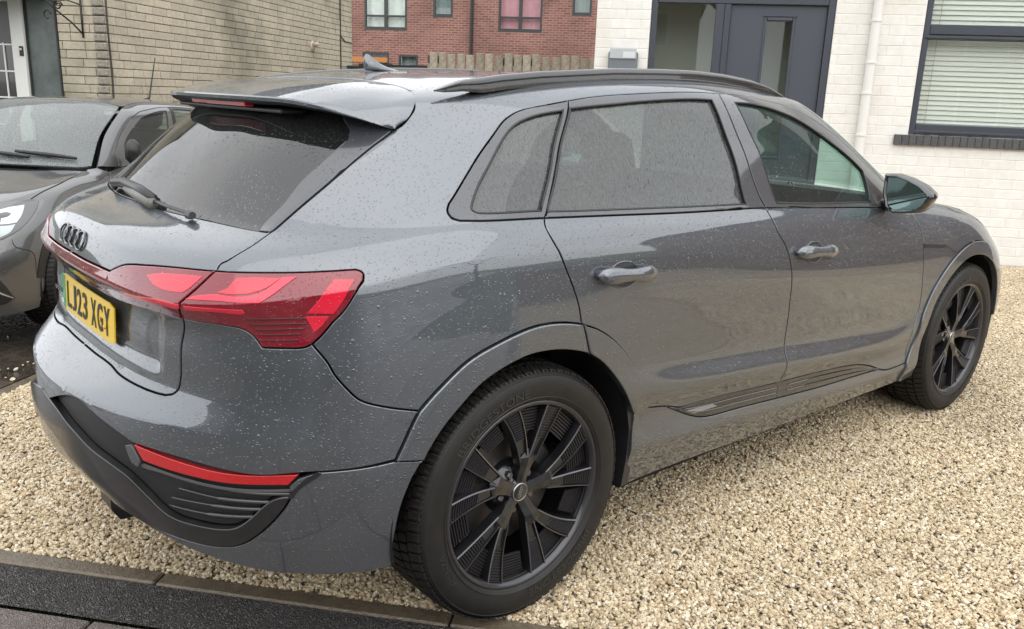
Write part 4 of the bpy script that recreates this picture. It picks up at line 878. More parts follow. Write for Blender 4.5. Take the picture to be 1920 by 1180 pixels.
    for (x, z, hw) in prof: V += [(x, -hw*.35, z), (x, hw*.35, z), (x+(.0), .030*min(1, (x-.02)/.05)*(1 if x < .2 else .4), 1.560), (x, -.030*min(1, (x-.02)/.05)*(1 if x < .2 else .4), 1.560)]
    m.add(V, [(i*4+j, i*4+(j+1) % 4, (i+1)*4+(j+1) % 4, (i+1)*4+j) for i in range(6) for j in range(4)]+[(0, 1, 2, 3)]); fin = m.build('roof_antenna', paint, car, smooth=True)
    fm = fin.modifiers.new('soft', 'SUBSURF'); fm.levels = 2; fm.render_levels = 2
    # door handles
    for key, par in (('handle_r', rd), ('handle_f', fd)):
        a = PANELS['anchors'][key]
        for i, s in enumerate((-1, 1)):
            P0, P1, C0 = (surf_pt(q, .0, s) for q in a)
            ax = (P1-P0).normalized(); nrm = Vector(evn(a[2])[0]); nrm.y *= -s; up = nrm.cross(ax).normalized(); up = up if up.z > 0 else -up
            Lh = (P1-P0).length*1.02; mid = (P0+P1)/2+nrm*.002-up*.004
            h = MB(); V = []; ts = np.linspace(-1, 1, 25)
            for t in ts:
                hh = .0255*(1-.30*math.exp(-(t*2.2)**2))*(max(0, 1-abs(t)**7))**.5+.001
                o_ = .030-.014*t**4-.010*abs(t)**9
                for k in range(10):
                    a_ = 2*math.pi*k/10; cy, cz = math.cos(a_), math.sin(a_)
                    V.append(mid+ax*(t*Lh/2)+up*(hh*cy)+nrm*(o_+.010*cz*(.6+.4*(1-t**6))-(.018 if abs(t) > .9 else 0)*0))
            h.add(V, [(i_*10+j, i_*10+(j+1) % 10, (i_+1)*10+(j+1) % 10, (i_+1)*10+j) for i_ in range(24) for j in range(10)]+[tuple(range(10))[::-1], tuple(240+k for k in range(10))])
            hd = h.build('door_handle', paint, par[i], smooth=True)
            for e in (-.80, .80):   # feet joining the handle to the door
                MB().tube([mid+ax*(e*Lh/2)-nrm*.01, mid+ax*(e*Lh/2)+nrm*.03], [.017, .015], 10).build('handle_foot', paint, hd, smooth=True)
            # the cup behind it: a near-flat disc, recess shade painted in dark grey
            cup = MB(); V = [mid-nrm*.0012-up*.002]; V2 = []; nn = 28
            for k in range(nn):
                a_ = 2*math.pi*k/nn; V.append(mid+nrm*.0005+ax*(.066*math.cos(a_)-.004)+up*(.040*math.sin(a_)-.002))
            cup.add(V, [(0, 1+k, 1+(k+1) % nn) for k in range(nn)]); cup.build('handle_cup', princ('cup_shade_grey', (.03, .033, .037), .3, coat=.8), hd, smooth=True)
            pts = [V[1+k] for k in range(nn)]+[V[1]]; MB().tube(pts, .0022, 5, cap=False).build('cup_rim', paint, hd, smooth=True)
    # door mirrors
    for i, s in enumerate((-1, 1)):
        g2 = [(-.902, 1.223), (-.94, 1.225), (-.985, 1.214), (-1.030, 1.196), (-1.062, 1.172), (-1.068, 1.160), (-1.050, 1.122), (-1.030, 1.106), (-.985, 1.098), (-.945, 1.094), (-.918, 1.110), (-.902, 1.160)]
        C_ = np.array([-.978, 1.16]); m = MB(); V = []; G2 = np.array(g2); nG = len(g2)
        for (x, k) in ((2.012, 1.03), (2.004, 1.10), (2.010, 1.20), (2.035, 1.27), (2.075, 1.24), (2.12, 1.05), (2.15, .62)):
            for p in (G2-C_)*[k, k]+C_: V.append((x, p[0]*-s, p[1]))
        k0 = len(V); V.append((2.158, C_[0]*-s, C_[1]))
        F = [(a_*nG+b_, a_*nG+(b_+1) % nG, (a_+1)*nG+(b_+1) % nG, (a_+1)*nG+b_) for a_ in range(6) for b_ in range(nG)]+[(6*nG+b_, 6*nG+(b_+1) % nG, k0) for b_ in range(nG)]
        m.add(V, F); mo = m.build('door_mirror', satin if False else gblack, fd[i], smooth=True, auto=70)
        Vg = [(2.014, (p[0])*-s, p[1]) for p in (G2-C_)*1.02+C_]; MB().add(Vg, [tuple(range(nG)) if s < 0 else tuple(range(nG))]).build('mirror_glass', mirrorg, mo, recalc=False)
        MB().tube([(2.06, .86*s, 1.10), (2.075, .93*s, 1.105), (2.085, .98*s, 1.12)], [.028, .022, .03], 8).build('mirror_stalk', gblack, mo, smooth=True)
    # wheels
    for (x, s, nm) in ((0, -1, 'a'), (2.928, -1, 'b'), (0, 1, 'c'), (2.928, 1, 'd')):
        wv = wheel(car, right=(s < 0), lettering='BRIDGESTONE' if (s < 0) else None)
        wv.location = (x, .822*s, .386)
        if s > 0: wv.rotation_euler = (0, 0, math.pi)
        # liner of the wheel well
        n = 28; m = MB(); V = []; R1 = .445
        for k in range(n+1):
            a_ = math.pi*(-.06+1.12*k/n); V += [(x+R1*math.cos(a_), s*.925, .395+R1*math.sin(a_)), (x+R1*math.cos(a_)*.99, s*.56, .395+R1*math.sin(a_)*.99)]
        V += [(x, s*.56, .30)]
        F = [(2*k, 2*k+1, 2*k+3, 2*k+2) for k in range(n)]+[(2*k+1, 2*n+2, 2*k+3) for k in range(n)]
        m.add(V, F).build('wheel_well', satin, car, smooth=False)
    # flap of the liner in front of the rear wheels
    for s in (-1, 1):
        P = [(.452, .56), (.470, .48), (.466, .38), (.450, .285)]; m = MB(); V = []
        for (x, z) in P: V += [(x-.028, s*.932, z), (x+.012, s*.925, z), (x+.012, s*.70, z), (x-.028, s*.70, z)]
        m.add(V, [(i*4+j, i*4+(j+1) % 4, (i+1)*4+(j+1) % 4, (i+1)*4+j) for i in range(3) for j in range(4)]+[(0, 1, 2, 3), (15, 14, 13, 12)]).build('liner_flap', satin, car)
    # added black shell that blocks light leaking through the shut lines
    for (u0, u1, v0, v1) in ((0, 4.4, .35, 8.6), (7.7, 10.9, .5, 8.7)):
        a0, a1, b0, b1 = (int(round(k)) for k in (u0*NU, u1*NU, v0*NV, v1*NV)); sub = (S-NRM*.03)[a0:a1+1:2, b0:b1+1:2]; na, nb = sub.shape[:2]
        F = [(i*nb+j, i*nb+j+1, (i+1)*nb+j+1, (i+1)*nb+j) for i in range(na-1) for j in range(nb-1)]
        MB().add([tuple(p) for p in sub.reshape(-1, 3)], F).add([tuple(p*[1, -1, 1]) for p in sub.reshape(-1, 3)], F).build('blocker_shell', dark, car, recalc=False)
    # underbody
    ub = MB(); ub.box((1.46, 0, .30), (3.9, 1.1, .14)); ub.box((1.46, 0, .29), (1.95, 1.74, .10)); ub.box((-.62, 0, .36), (.42, .9, .06)); ub.build('underbody', dark, car)
    # cabin
    cb = empty('cabin'); cb.parent = car
    V = []; F = []
    for v, f in LININGS:
        k = len(V); V += list(v); F += [tuple(i+k for i in q) for q in f]
    link('lining', mesh_data('lining', V, F, cabin), cb)
    ff = MB(); ff.box((1.2, 0, .42), (3.1, 1.66, .04)); ff.box((2.35, 0, .80), (.06, 1.5, .62)); ff.box((-.52, 0, .75), (.10, 1.3, .6)); ff.box((-.28, 0, .98), (.5, 1.3, .02)); ff.build('floor', cabin, cb)
    for y in (-.38, .38): seat(car, 1.25, y)
    rs = empty('rear_bench'); rs.parent = car
    m = MB(); R_ = Matrix.Rotation(math.radians(-22), 3, 'Y'); m.bbox((.40, 0, .58), (.5, 1.30, .18), .05); m.bbox((.12, 0, .90), (.14, 1.30, .62), .05, R_); m.build('cushion', seatm, rs, smooth=True, auto=60)
    for y in (-.42, 0, .42): MB().bbox((.0, y, 1.24), (.09, .25, .14), .035, R_).build('headrest', seatm, rs, smooth=True, auto=60)
    m = MB(); m.bbox((2.12, 0, .93), (.55, 1.55, .20), .06); m.bbox((1.85, -.38, 1.02), (.22, .36, .10), .04); m.build('dashboard', cabin, cb, smooth=True, auto=60)
    sw = MB(); c = Vector((1.70, -.38, .985)); ax = Vector((-.93, 0, .37)).normalized(); e1 = Vector((0, 1, 0)); e2 = ax.cross(e1)
    sw.tube([c+e1*.185*math.cos(t)+e2*.185*math.sin(t) for t in np.linspace(0, 2*math.pi, 33)], .016, 8, cap=False); sw.bbox(c, (.05, .14, .10), .02); sw.tube([c-e1*.18, c+e1*.18], .014, 6); sw.tube([c, c-e2*-.17], .014, 6)
    sw.build('steering_wheel', cabin, cb, smooth=True, auto=50)
    MB().bbox((1.72, 0, 1.44), (.03, .24, .06), .01).build('inside_mirror', satin, cb)
    # badge slot on the front wing
    for i, s in enumerate((-1, 1)):
        a = PANELS['anchors']['badge']; P = [surf_pt(q, .0012, s) for q in a]
        MB().add([P[0], P[1], P[3], P[4]], [(0, 1, 2, 3)]).build('badge_strip', satin, fe[i], recalc=False)
        MB().tube([P[0], P[1], P[2]], .0018, 5).build('badge_line', satin, fe[i])
    return car
suv = build_suv()
# ---------------- the place: street frame, s along the house fronts, t away from the street ----------------
TH = math.radians(-50.6); CT, ST = math.cos(TH), math.sin(TH)
def H(s, t, z=0): return Vector((s*CT-t*ST, s*ST+t*CT, z))
def place(o): o.rotation_euler = (0, 0, TH); return o
def rect(name, s0, s1, t0, t1, z, mat, kind='structure', parent=None):
    m = MB().add([(s0, t0, z), (s1, t0, z), (s1, t1, z), (s0, t1, z)], [(0, 1, 2, 3)]); o = place(m.build(name, mat, parent, recalc=False)); o['kind'] = kind; return o
# wet ground materials
def wetground(name, c0, c1, scale, rough=(.12, .55), bump=(220, .6, .004), bigscale=1.2, speck=None):
    m, n, out = nt(name); p = N(n, 'ShaderNodeBsdfPrincipled'); tc = N(n, 'ShaderNodeTexCoord')
    a = N(n, 'ShaderNodeTexNoise', Scale=scale, Detail=8.0, Roughness=.7); b = N(n, 'ShaderNodeTexNoise', Scale=bigscale, Detail=4.0)
    for q in (a, b): n.links.new(tc.outputs['Object'], q.inputs['Vector'])
    mxc = math_(n, 'MULTIPLY_ADD', b.outputs['Fac'], .5); n.links.new(math_(n, 'MULTIPLY', a.outputs['Fac'], .5), mxc.node.inputs[2])
    c = ramp(n, mxc, [(.36, c0), (.62, c1)]); n.links.new(c, p.inputs['Base Color'])
    r = ramp(n, b.outputs['Fac'], [(.38, rough[0]), (.62, rough[1])]); n.links.new(r, p.inputs['Roughness'])
    g_ = N(n, 'ShaderNodeTexVoronoi', Scale=bump[0]); n.links.new(tc.outputs['Object'], g_.inputs['Vector'])
    ns = N(n, 'ShaderNodeTexNoise', Scale=bump[0]*.4, Detail=6.0); n.links.new(tc.outputs['Object'], ns.inputs['Vector'])
    h = math_(n, 'ADD', g_.outputs['Distance'], ns.outputs['Fac'])
    bb = N(n, 'ShaderNodeBump', Strength=bump[1], Distance=bump[2]); n.links.new(h, bb.inputs['Height']); n.links.new(bb.outputs[0], p.inputs['Normal'])
    if speck:
        v = N(n, 'ShaderNodeTexVoronoi', Scale=speck[0]); n.links.new(tc.outputs['Object'], v.inputs['Vector'])
        sp = N(n, 'ShaderNodeSeparateColor'); n.links.new(v.outputs['Color'], sp.inputs[0])
        k = math_(n, 'MULTIPLY', math_(n, 'GREATER_THAN', sp.outputs[0], speck[1]), math_(n, 'LESS_THAN', v.outputs['Distance'], .5))
        mx = N(n, 'ShaderNodeMix', data_type='RGBA'); n.links.new(k, mx.inputs[0]); n.links.new(c, mx.inputs[6]); mx.inputs[7].default_value = (*speck[2], 1); n.links.new(mx.outputs[2], p.inputs['Base Color'])
    n.links.new(p.outputs[0], out.inputs[0]); MAT[name] = m; return m
tarmac = wetground('wet_tarmac', (.010, .0095, .009), (.055, .050, .048), 40, (.08, .5), (190, 1.0, .012), speck=(210, .80, (.22, .21, .21)))
slabm = wetground('wet_paving', (.075, .058, .050), (.17, .145, .13), 60, (.2, .5), (300, .7, .004), speck=(330, .80, (.30, .27, .25)))
edgem = wetground('edging_stone', (.075, .058, .040), (.19, .155, .11), 40, (.2, .5), (180, .5, .003))
pathm = wetground('wet_dark_path', (.018, .015, .012), (.07, .058, .045), 14, (.06, .35), (60, .25, .006), bigscale=2.5)
roadm = wetground('road_surface', (.02, .02, .02), (.05, .05, .05), 8, (.2, .5), (150, .6, .005))
soil = wetground('gravel_bed', (.32, .25, .16), (.52, .42, .28), 120, (.5, .8), (150, 1, .01))
grassm = wetground('turf', (.02, .035, .012), (.05, .08, .03), 30, (.6, .9), (100, 1, .02))
# one sheet to the horizon, then the surfaces laid on it
g0 = MB().add([(-250, -250, -.06), (250, -250, -.06), (250, 250, -.06), (-250, 250, -.06)], [(0, 1, 2, 3)]).build('ground', grassm, recalc=False); g0['kind'] = 'structure'
rect('gravel_bed', -2.03, 9.0, -.63, 6.38, -.016, soil)
rect('side_path', -6.6, -2.115, -.63, 11.0, -.004, pathm)
rect('back_garden', -12, 9, 11.0, 25.9, .0, grassm)
rect('verge_path', -2.03, .26, 6.38, 11.0, -.012, pathm)
pv = rect('pavement_strip', -9, 12, -.892, -.702, -.009, tarmac)
rect('road', -40, 40, -9.5, -3.4, -.05, roadm)
rect('far_pavement', -40, 40, -12.2, -9.6, .0, slabm)
rect('front_lawn', -40, 40, -17.2, -12.3, .02, grassm)
# edging stones of the gravel, two runs
def edging(name, runs, label, cat, group=None):
    e = place(empty(name, label=label, cat=cat, group=group))
    me = {}
    for (s0, t0, s1, t1, w) in runs:
        L = math.hypot(s1-s0, t1-t0); n = max(1, round(L/.915)); 
        for k in range(n):
            a, b = k/n, (k+1)/n; cs, ct_ = s0+(s1-s0)*(a+b)/2, t0+(t1-t0)*(a+b)/2; l = L/n-.006
            key = round(l, 3), w, abs(s1-s0) > abs(t1-t0)
            if key not in me:
                m = MB().bbox((0, 0, 0), (l, w, .08) if key[2] else (w, l, .08), .006); o = m.build('edging_stone', edgem, e); me[key] = o.data
            else: o = link('edging_stone', me[key], e)
            o.location = (cs, ct_, -.042+random.uniform(-.002, .002)); o.rotation_euler = (random.uniform(-.008, .008), 0, random.uniform(-.002, .002))
    return e
edging('edging_kerb', [(-7.0, -.665, 9.0, -.665, .066)], 'long wet concrete edging along the front of the gravel', 'kerb')
edging('edging_kerb', [(-2.072, -.62, -2.072, 6.3, .075)], 'short dark edging between the gravel and the wet path', 'kerb')
# paving slabs of the footway
pav = place(empty('paving', label=None)); pav['kind'] = 'structure'
first = None
for j in range(4):
    for i in range(-9, 10):
        s = -.479+.625*(i+.5)+(.31 if j % 2 else 0); t = -.895-.30-.60*j
        if first is None: first = MB().bbox((0, 0, 0), (.617, .593, .06), .005).build('paving_slab', slabm, pav); o = first
        else: o = link('paving_slab', first.data, pav)
        o.location = (s, t, -.040+random.uniform(-.002, .002)); o.rotation_euler = (random.uniform(-.004, .004), random.uniform(-.004, .004), 0)
kl = rect('kerb_line', -40, 40, -3.42, -3.28, .0, edgem)
# slab joints of the dark side path
pj = place(empty('path_joint')); bpy.data.objects.remove(pj)

# ---------------- gravel: stones scattered by geometry nodes, each a faceted pebble ----------------
def gravel_mat():
    m, n, out = nt('gravel_stone'); p = N(n, 'ShaderNodeBsdfPrincipled'); at = N(n, 'ShaderNodeAttribute'); at.attribute_type = 'INSTANCER'; at.attribute_name = 'tone'
    c = ramp(n, at.outputs['Fac'], [(0, (.03, .025, .022)), (.010, (.06, .05, .04)), (.016, (.38, .28, .165)), (.20, (.52, .41, .26)), (.55, (.61, .50, .33)), (.85, (.68, .58, .41)), (1, (.76, .71, .60))])
    tc = N(n, 'ShaderNodeTexCoord'); ns = N(n, 'ShaderNodeTexNoise', Scale=110.0, Detail=4.0); n.links.new(tc.outputs['Object'], ns.inputs['Vector'])
    h = N(n, 'ShaderNodeHueSaturation'); n.links.new(c, h.inputs['Color']); ge = N(n, 'ShaderNodeNewGeometry'); big = N(n, 'ShaderNodeTexNoise', Scale=1.1, Detail=4.0); n.links.new(ge.outputs['Position'], big.inputs['Vector'])
    n.links.new(math_(n, 'MULTIPLY', ramp(n, ns.outputs['Fac'], [(.3, .78), (.7, 1.15)]), ramp(n, big.outputs['Fac'], [(.36, .90), (.58, 1.06)])), h.inputs['Value'])
    n.links.new(h.outputs[0], p.inputs['Base Color']); p.inputs['Roughness'].default_value = .42; p.inputs['Coat Weight'].default_value = .25; p.inputs['Coat Roughness'].default_value = .2
    n.links.new(p.outputs[0], out.inputs[0]); return m
gm = gravel_mat()
def scatter(name, polys, density, size, z=0, seed=1, kind='stuff', tone=None):
    V = []; F = []
    for P in polys:
        k = len(V); V += [tuple(H(s, t, z)) for s, t in P]; F.append(tuple(range(k, k+len(P))))
    o = link(name, mesh_data(name, V, F, gm)); o['kind'] = kind
    g = bpy.data.node_groups.new(name, 'GeometryNodeTree')
    g.interface.new_socket('Geometry', in_out='INPUT', socket_type='NodeSocketGeometry'); g.interface.new_socket('Geometry', in_out='OUTPUT', socket_type='NodeSocketGeometry')
    gi = g.nodes.new('NodeGroupInput'); go = g.nodes.new('NodeGroupOutput'); A = lambda t: g.nodes.new(t); Lk = g.links.new
    d = A('GeometryNodeDistributePointsOnFaces'); d.inputs['Density'].default_value = density; d.inputs['Seed'].default_value = seed; Lk(gi.outputs[0], d.inputs['Mesh'])
    join = A('GeometryNodeJoinGeometry')
    for v in range(6):
        ico = A('GeometryNodeMeshIcoSphere'); ico.inputs['Subdivisions'].default_value = 2; ico.inputs['Radius'].default_value = .5
        sp = A('GeometryNodeSetPosition'); pos = A('GeometryNodeInputPosition'); ns = A('ShaderNodeTexNoise'); ns.noise_dimensions = '4D'; ns.inputs['W'].default_value = v*3.7; ns.inputs['Scale'].default_value = 1.7; ns.inputs['Detail'].default_value = 1.5
        Lk(pos.outputs[0], ns.inputs['Vector'])
        sub = A('ShaderNodeVectorMath'); sub.operation = 'SUBTRACT'; sub.inputs[1].default_value = (.5, .5, .5); Lk(ns.outputs['Color'], sub.inputs[0])
        sc2 = A('ShaderNodeVectorMath'); sc2.operation = 'SCALE'; sc2.inputs['Scale'].default_value = 1.5; Lk(sub.outputs[0], sc2.inputs[0])
        Lk(ico.outputs['Mesh'], sp.inputs['Geometry']); Lk(sc2.outputs[0], sp.inputs['Offset'])
        tr = A('GeometryNodeTransform'); tr.inputs['Scale'].default_value = (1, .78, .60); Lk(sp.outputs[0], tr.inputs['Geometry'])
        sm = A('GeometryNodeSetMaterial'); sm.inputs['Material'].default_value = gm; Lk(tr.outputs[0], sm.inputs['Geometry'])
        ti = A('GeometryNodeGeometryToInstance'); Lk(sm.outputs[0], ti.inputs[0]); Lk(ti.outputs[0], join.inputs[0])
    rnd = lambda ty, a, b, s: None
    def rv(kind_, a, b, s):
        r = A('FunctionNodeRandomValue'); r.data_type = kind_
        i0 = {'FLOAT': (2, 3, 1), 'FLOAT_VECTOR': (0, 1, 0)}[kind_]
        r.inputs[i0[0]].default_value = a; r.inputs[i0[1]].default_value = b; r.inputs['Seed'].default_value = s; return r.outputs[i0[2]]
    io = A('GeometryNodeInstanceOnPoints'); Lk(d.outputs['Points'], io.inputs['Points']); Lk(join.outputs[0], io.inputs['Instance']); io.inputs['Pick Instance'].default_value = True
    Lk(rv('FLOAT_VECTOR', (-.7, -.7, 0), (.7, .7, 6.283), 3), io.inputs['Rotation']); 
    szr = rv('FLOAT', size[0], size[1], 5); Lk(szr, io.inputs['Scale'])
    ri = A('FunctionNodeRandomValue'); ri.data_type = 'INT'; ri.inputs[4].default_value = 0; ri.inputs[5].default_value = 5; ri.inputs['Seed'].default_value = 9; Lk(ri.outputs[2], io.inputs['Instance Index'])
    tri = A('GeometryNodeTranslateInstances'); cx = A('ShaderNodeCombineXYZ'); Lk(rv('FLOAT', -.012, .002, 11), cx.inputs[2]); Lk(io.outputs[0], tri.inputs['Instances']); Lk(cx.outputs[0], tri.inputs['Translation']); tri.inputs['Local Space'].default_value = False
    st = A('GeometryNodeStoreNamedAttribute'); st.data_type = 'FLOAT'; st.domain = 'INSTANCE'; st.inputs['Name'].default_value = 'tone'; Lk(tri.outputs[0], st.inputs['Geometry'])
    lo, hi = tone or (0, 1); vsock = [s for s in st.inputs if s.name == 'Value' and s.enabled][0]; Lk(rv('FLOAT', lo, hi, 13), vsock)
    Lk(st.outputs[0], go.inputs[0])
    md = o.modifiers.new('scatter', 'NODES'); md.node_group = g
    return o
scatter('gravel', [[(-2.03, -.63), (-.2, -.63), (-.2, 2.4), (-2.03, 2.4)], [(-.2, -.63), (2.8, -.63), (2.8, 2.2), (-.2, 2.2)], [(-.2, 2.2), (6.2, 2.2), (6.2, 6.36), (-.2, 6.36)], [(2.8, .8), (6.2, .8), (6.2, 2.2), (2.8, 2.2)]], 14500, (.0095, .0178), 0, 1)
scatter('stray_stones', [[(-4.2, .2), (-2.2, .2), (-2.2, 3.5), (-4.2, 3.5)], [(-3, -1.4), (2, -1.4), (2, -.72), (-3, -.72)]], 14, (.008, .018), .006, 4, tone=(.8, 1))
scatter('stray_stones', [[(-2.30, .3), (-2.12, .3), (-2.12, 3.5), (-2.30, 3.5)]], 160, (.010, .024), .008, 4, tone=(.7, 1))

# ---------------- bricks ----------------
def brickwork(house, rects, holes, rows_h, lens, face, along, depth, mat, backm, limit, name='brick', joint=.008, proud=.006, jitter=.002, seed=3, view=None, bond=.5):
    """lay courses over the rects (a0, a1, z0, z1) of a wall; face = its coordinate; along 's' or 't'"""
    rnd = random.Random(seed); meshes = {}; todo = []
    for (a0, a1, z0, z1) in rects:
        k = 0; z = z0
        while z < z1-.02:
            h = min(rows_h, z1-z); a = a0-(rnd.random()*lens[1] if lens[0] != lens[1] else (k % 2)*lens[0]*bond)
            while a < a1:
                L = rnd.uniform(*lens); b0, b1 = max(a, a0), min(a+L, a1); a += L
                segs = [(b0, b1)]
                for (h0, h1, hz0, hz1) in holes:
                    if z+h > hz0+.001 and z < hz1-.001:
                        ns = []
                        for (p, q) in segs:
                            if q <= h0 or p >= h1: ns.append((p, q)); continue
                            if p < h0: ns.append((p, h0))
                            if q > h1: ns.append((h1, q))
                        segs = ns
                for (p, q) in segs:
                    if q-p > .03: todo.append((p, q, z, z+h))
            z += rows_h; k += 1
    vis = [b for b in todo if view is None or view(*b)]; vset = set(vis[:limit]) if len(vis) <= limit else None
    if vset is None:
        vis.sort(key=lambda b: abs(b[0])); vset = set(vis[:limit])
    stuffm = MB()
    for b in todo:
        p, q, z, z2 = b; L = round((q-p-joint)/.02)*.02 if rows_h and (q-p) == 0 else (q-p-joint); hh = z2-z-joint
        if L <= .01: continue
        dims = (L, depth, hh) if along == 's' else (depth, L, hh)
        off = rnd.uniform(-jitter, jitter)
        c = ((p+q)/2, face+off+depth/2-proud, (z+z2)/2) if along == 's' else (face+off*1-depth/2+proud, (p+q)/2, (z+z2)/2)
        if b in vset:
            key = (round(L, 3), round(hh, 3))
            if key not in meshes:
                m = MB().bbox((0, 0, 0), dims, .004); o = m.build(name, mat, house); meshes[key] = o.data
            else: o = link(name, meshes[key], house)
            o.location = c
        else: stuffm.bbox(c, dims, .004)
    if stuffm.v: st_ = stuffm.build('brickwork', mat, house); st_['kind'] = 'stuff'
def brickmat(name, c0, c1, rough, randv, scale=25, stain=None, bump=.5):
    m, n, out = nt(name); p = N(n, 'ShaderNodeBsdfPrincipled', Roughness=rough); tc = N(n, 'ShaderNodeTexCoord'); ge = N(n, 'ShaderNodeNewGeometry')
    ns = N(n, 'ShaderNodeTexNoise', Scale=scale, Detail=8.0, Roughness=.65); n.links.new(ge.outputs['Position'], ns.inputs['Vector'])
    c = ramp(n, ns.outputs['Fac'], [(.3, c0), (.7, c1)])
    if stain:
        b = N(n, 'ShaderNodeTexNoise', Scale=stain[0], Detail=5.0, Roughness=.6); n.links.new(ge.outputs['Position'], b.inputs['Vector'])
        mx = N(n, 'ShaderNodeMix', data_type='RGBA'); n.links.new(ramp(n, b.outputs['Fac'], [(stain[1], 0.), (stain[2], 1.)]), mx.inputs[0]); n.links.new(c, mx.inputs[6]); mx.inputs[7].default_value = (*stain[3], 1); c = mx.outputs[2]
    oi = N(n, 'ShaderNodeObjectInfo'); v = math_(n, 'MULTIPLY_ADD', oi.outputs['Random'], 2*randv); v.node.inputs[2].default_value = 1-randv
    h = N(n, 'ShaderNodeHueSaturation'); n.links.new(v, h.inputs['Value']); n.links.new(c, h.inputs['Color']); n.links.new(h.outputs[0], p.inputs['Base Color'])
    bb = N(n, 'ShaderNodeBump', Strength=bump, Distance=.004); n.links.new(ns.outputs['Fac'], bb.inputs['Height']); n.links.new(bb.outputs[0], p.inputs['Normal'])
    n.links.new(p.outputs[0], out.inputs[0]); MAT[name] = m; return m
whitebrick = brickmat('white_painted_brick', (.74, .72, .67), (.82, .81, .77), .6, .02, 12, (1.3, .5, .75, (.70, .66, .58)), .35)
whitejoint = brickmat('white_painted_joint', (.72, .70, .66), (.80, .78, .74), .7, 0, 12)
creambrick = brickmat('buff_stone_block', (.45, .395, .30), (.61, .54, .42), .75, .09, 22, (.55, .46, .66, (.27, .25, .19)), .8)
creamjoint = brickmat('buff_mortar', (.17, .15, .115), (.25, .22, .17), .9, 0, 22)
slate = princ('slate_grey_frame', (.050, .056, .072), .35, bump=(60, .15, .001))
slate2 = princ('slate_grey_door', (.058, .066, .085), .42, bump=(90, .25, .0015))
whitep = princ('white_upvc', (.78, .77, .74), .35)
sillm = brickmat('dark_brick_sill', (.05, .05, .052), (.10, .10, .10), .6, .1, 60)
blindm = princ('blind_slat', (.84, .84, .81), .5)
roomm = princ('room_dim', (.47, .49, .46), .9)

# ---------------- white house on the right ----------------
wh = place(empty('white_house', label='white painted brick house with slate grey front door and blinds', cat='house'))
T0 = 6.38
bk = MB()   # backing wall with the openings left out, joints show it
def backing(m, a0, a1, z0, z1, holes, face, thick, along='s'):
    xs = sorted({a0, a1, *[h[0] for h in holes], *[h[1] for h in holes]}); zs = sorted({z0, z1, *[h[2] for h in holes], *[h[3] for h in holes]})
    for i in range(len(xs)-1):
        for j in range(len(zs)-1):
            cx, cz = (xs[i]+xs[i+1])/2, (zs[j]+zs[j+1])/2
            if any(h[0] < cx < h[1] and h[2] < cz < h[3] for h in holes): continue
            if along == 's': m.box((cx, face+thick/2, cz), (xs[i+1]-xs[i], thick, zs[j+1]-zs[j]))
            else: m.box((face-thick/2, cx, cz), (thick, xs[i+1]-xs[i], zs[j+1]-zs[j]))
WH = [(.81, 2.60, -.1, 2.52), (3.43, 5.60, 1.255, 3.2)]
backing(bk, .262, 8.6, -.05, 5.3, WH, T0+.004, .24)
bk.box((.385, T0+4.2, 2.62), (.24, 7.9, 5.3)); bk.box((4.4, T0+8.3, 2.6), (8.3, .24, 5.3))
bk.build('wall', whitejoint, wh)
WHb = WH+[(3.30, 5.75, 1.155, 1.255)]
brickwork(wh, [(.262, 5.8, 0, 5.2)], WHb, .0952, (.30, .30), T0, 's', .05, whitebrick, whitejoint, 300, name='brick', joint=.0045, proud=-.0005, jitter=.0010,
          view=lambda p, q, z, z2: z < 2.62 and (q < .85 and z > 1.75 or (q > 2.55 and p < 3.5 and z > .95) or (p > 2.95 and p < 4.95 and z < 1.2)))
brickwork(wh, [(5.8, 8.6, 0, 5.2)], [], .0952, (.30, .30), T0, 's', .05, whitebrick, whitejoint, 0, joint=.0045, proud=-.0005)
rf = MB(); rf.add([(-.1, T0-.35, 5.25), (8.9, T0-.35, 5.25), (8.9, T0+4.3, 7.6), (-.1, T0+4.3, 7.6), (-.1, T0+8.7, 5.25), (8.9, T0+8.7, 5.25)], [(0, 1, 2, 3), (3, 2, 5, 4)])
rf.build('roof', princ('roof_tile', (.09, .06, .05), .7, noise=(8, .3)), wh)
MB().tube([(-.1, T0-.38, 5.2), (8.9, T0-.38, 5.2)], .06, 8).build('gutter', princ('gutter_grey', (.05, .055, .06), .4), wh, smooth=True)
# front door set: frame, sidelight, leaf
d = MB()
for (a0, a1, z0, z1, dp) in ((.815, .875, 0, 2.515, .07), (2.53, 2.597, 0, 2.515, .07), (.875, 2.53, 2.455, 2.515, .07), (1.452, 1.535, 0, 2.455, .07), (1.535, 1.60, 0, 2.455, .06), (.875, 1.452, 0, .12, .07)):
    d.bbox(((a0+a1)/2, T0+.045, (z0+z1)/2), (a1-a0-.0005, dp, z1-z0-.0005), .006)
dfm = d.build('door_frame', slate, wh)
d = MB()
for (a0, a1, z0, z1, dy, dp) in ((1.605, 1.93, .05, 2.45, 0, .05), (2.235, 2.525, .05, 2.45, 0, .05), (1.93, 2.235, 2.335, 2.45, 0, .05), (1.93, 2.235, .05, .95, 0, .05)):
    d.box(((a0+a1)/2, T0+.075, (z0+z1)/2), (a1-a0, dp, z1-z0))
leaf = d.build('door', slate2, wh)
d = MB()
for (a0, a1, z0, z1) in ((1.93, 1.958, .95, 2.335), (2.207, 2.235, .95, 2.335), (1.958, 2.207, 2.305, 2.335), (1.958, 2.207, .95, .98)): d.bbox(((a0+a1)/2, T0+.064, (z0+z1)/2), (a1-a0-.001, .055, z1-z0-.001), .008)
d.bbox((2.083, T0+.048, 2.352), (.34, .018, .012), .003); d.build('moulding', slate2, leaf)
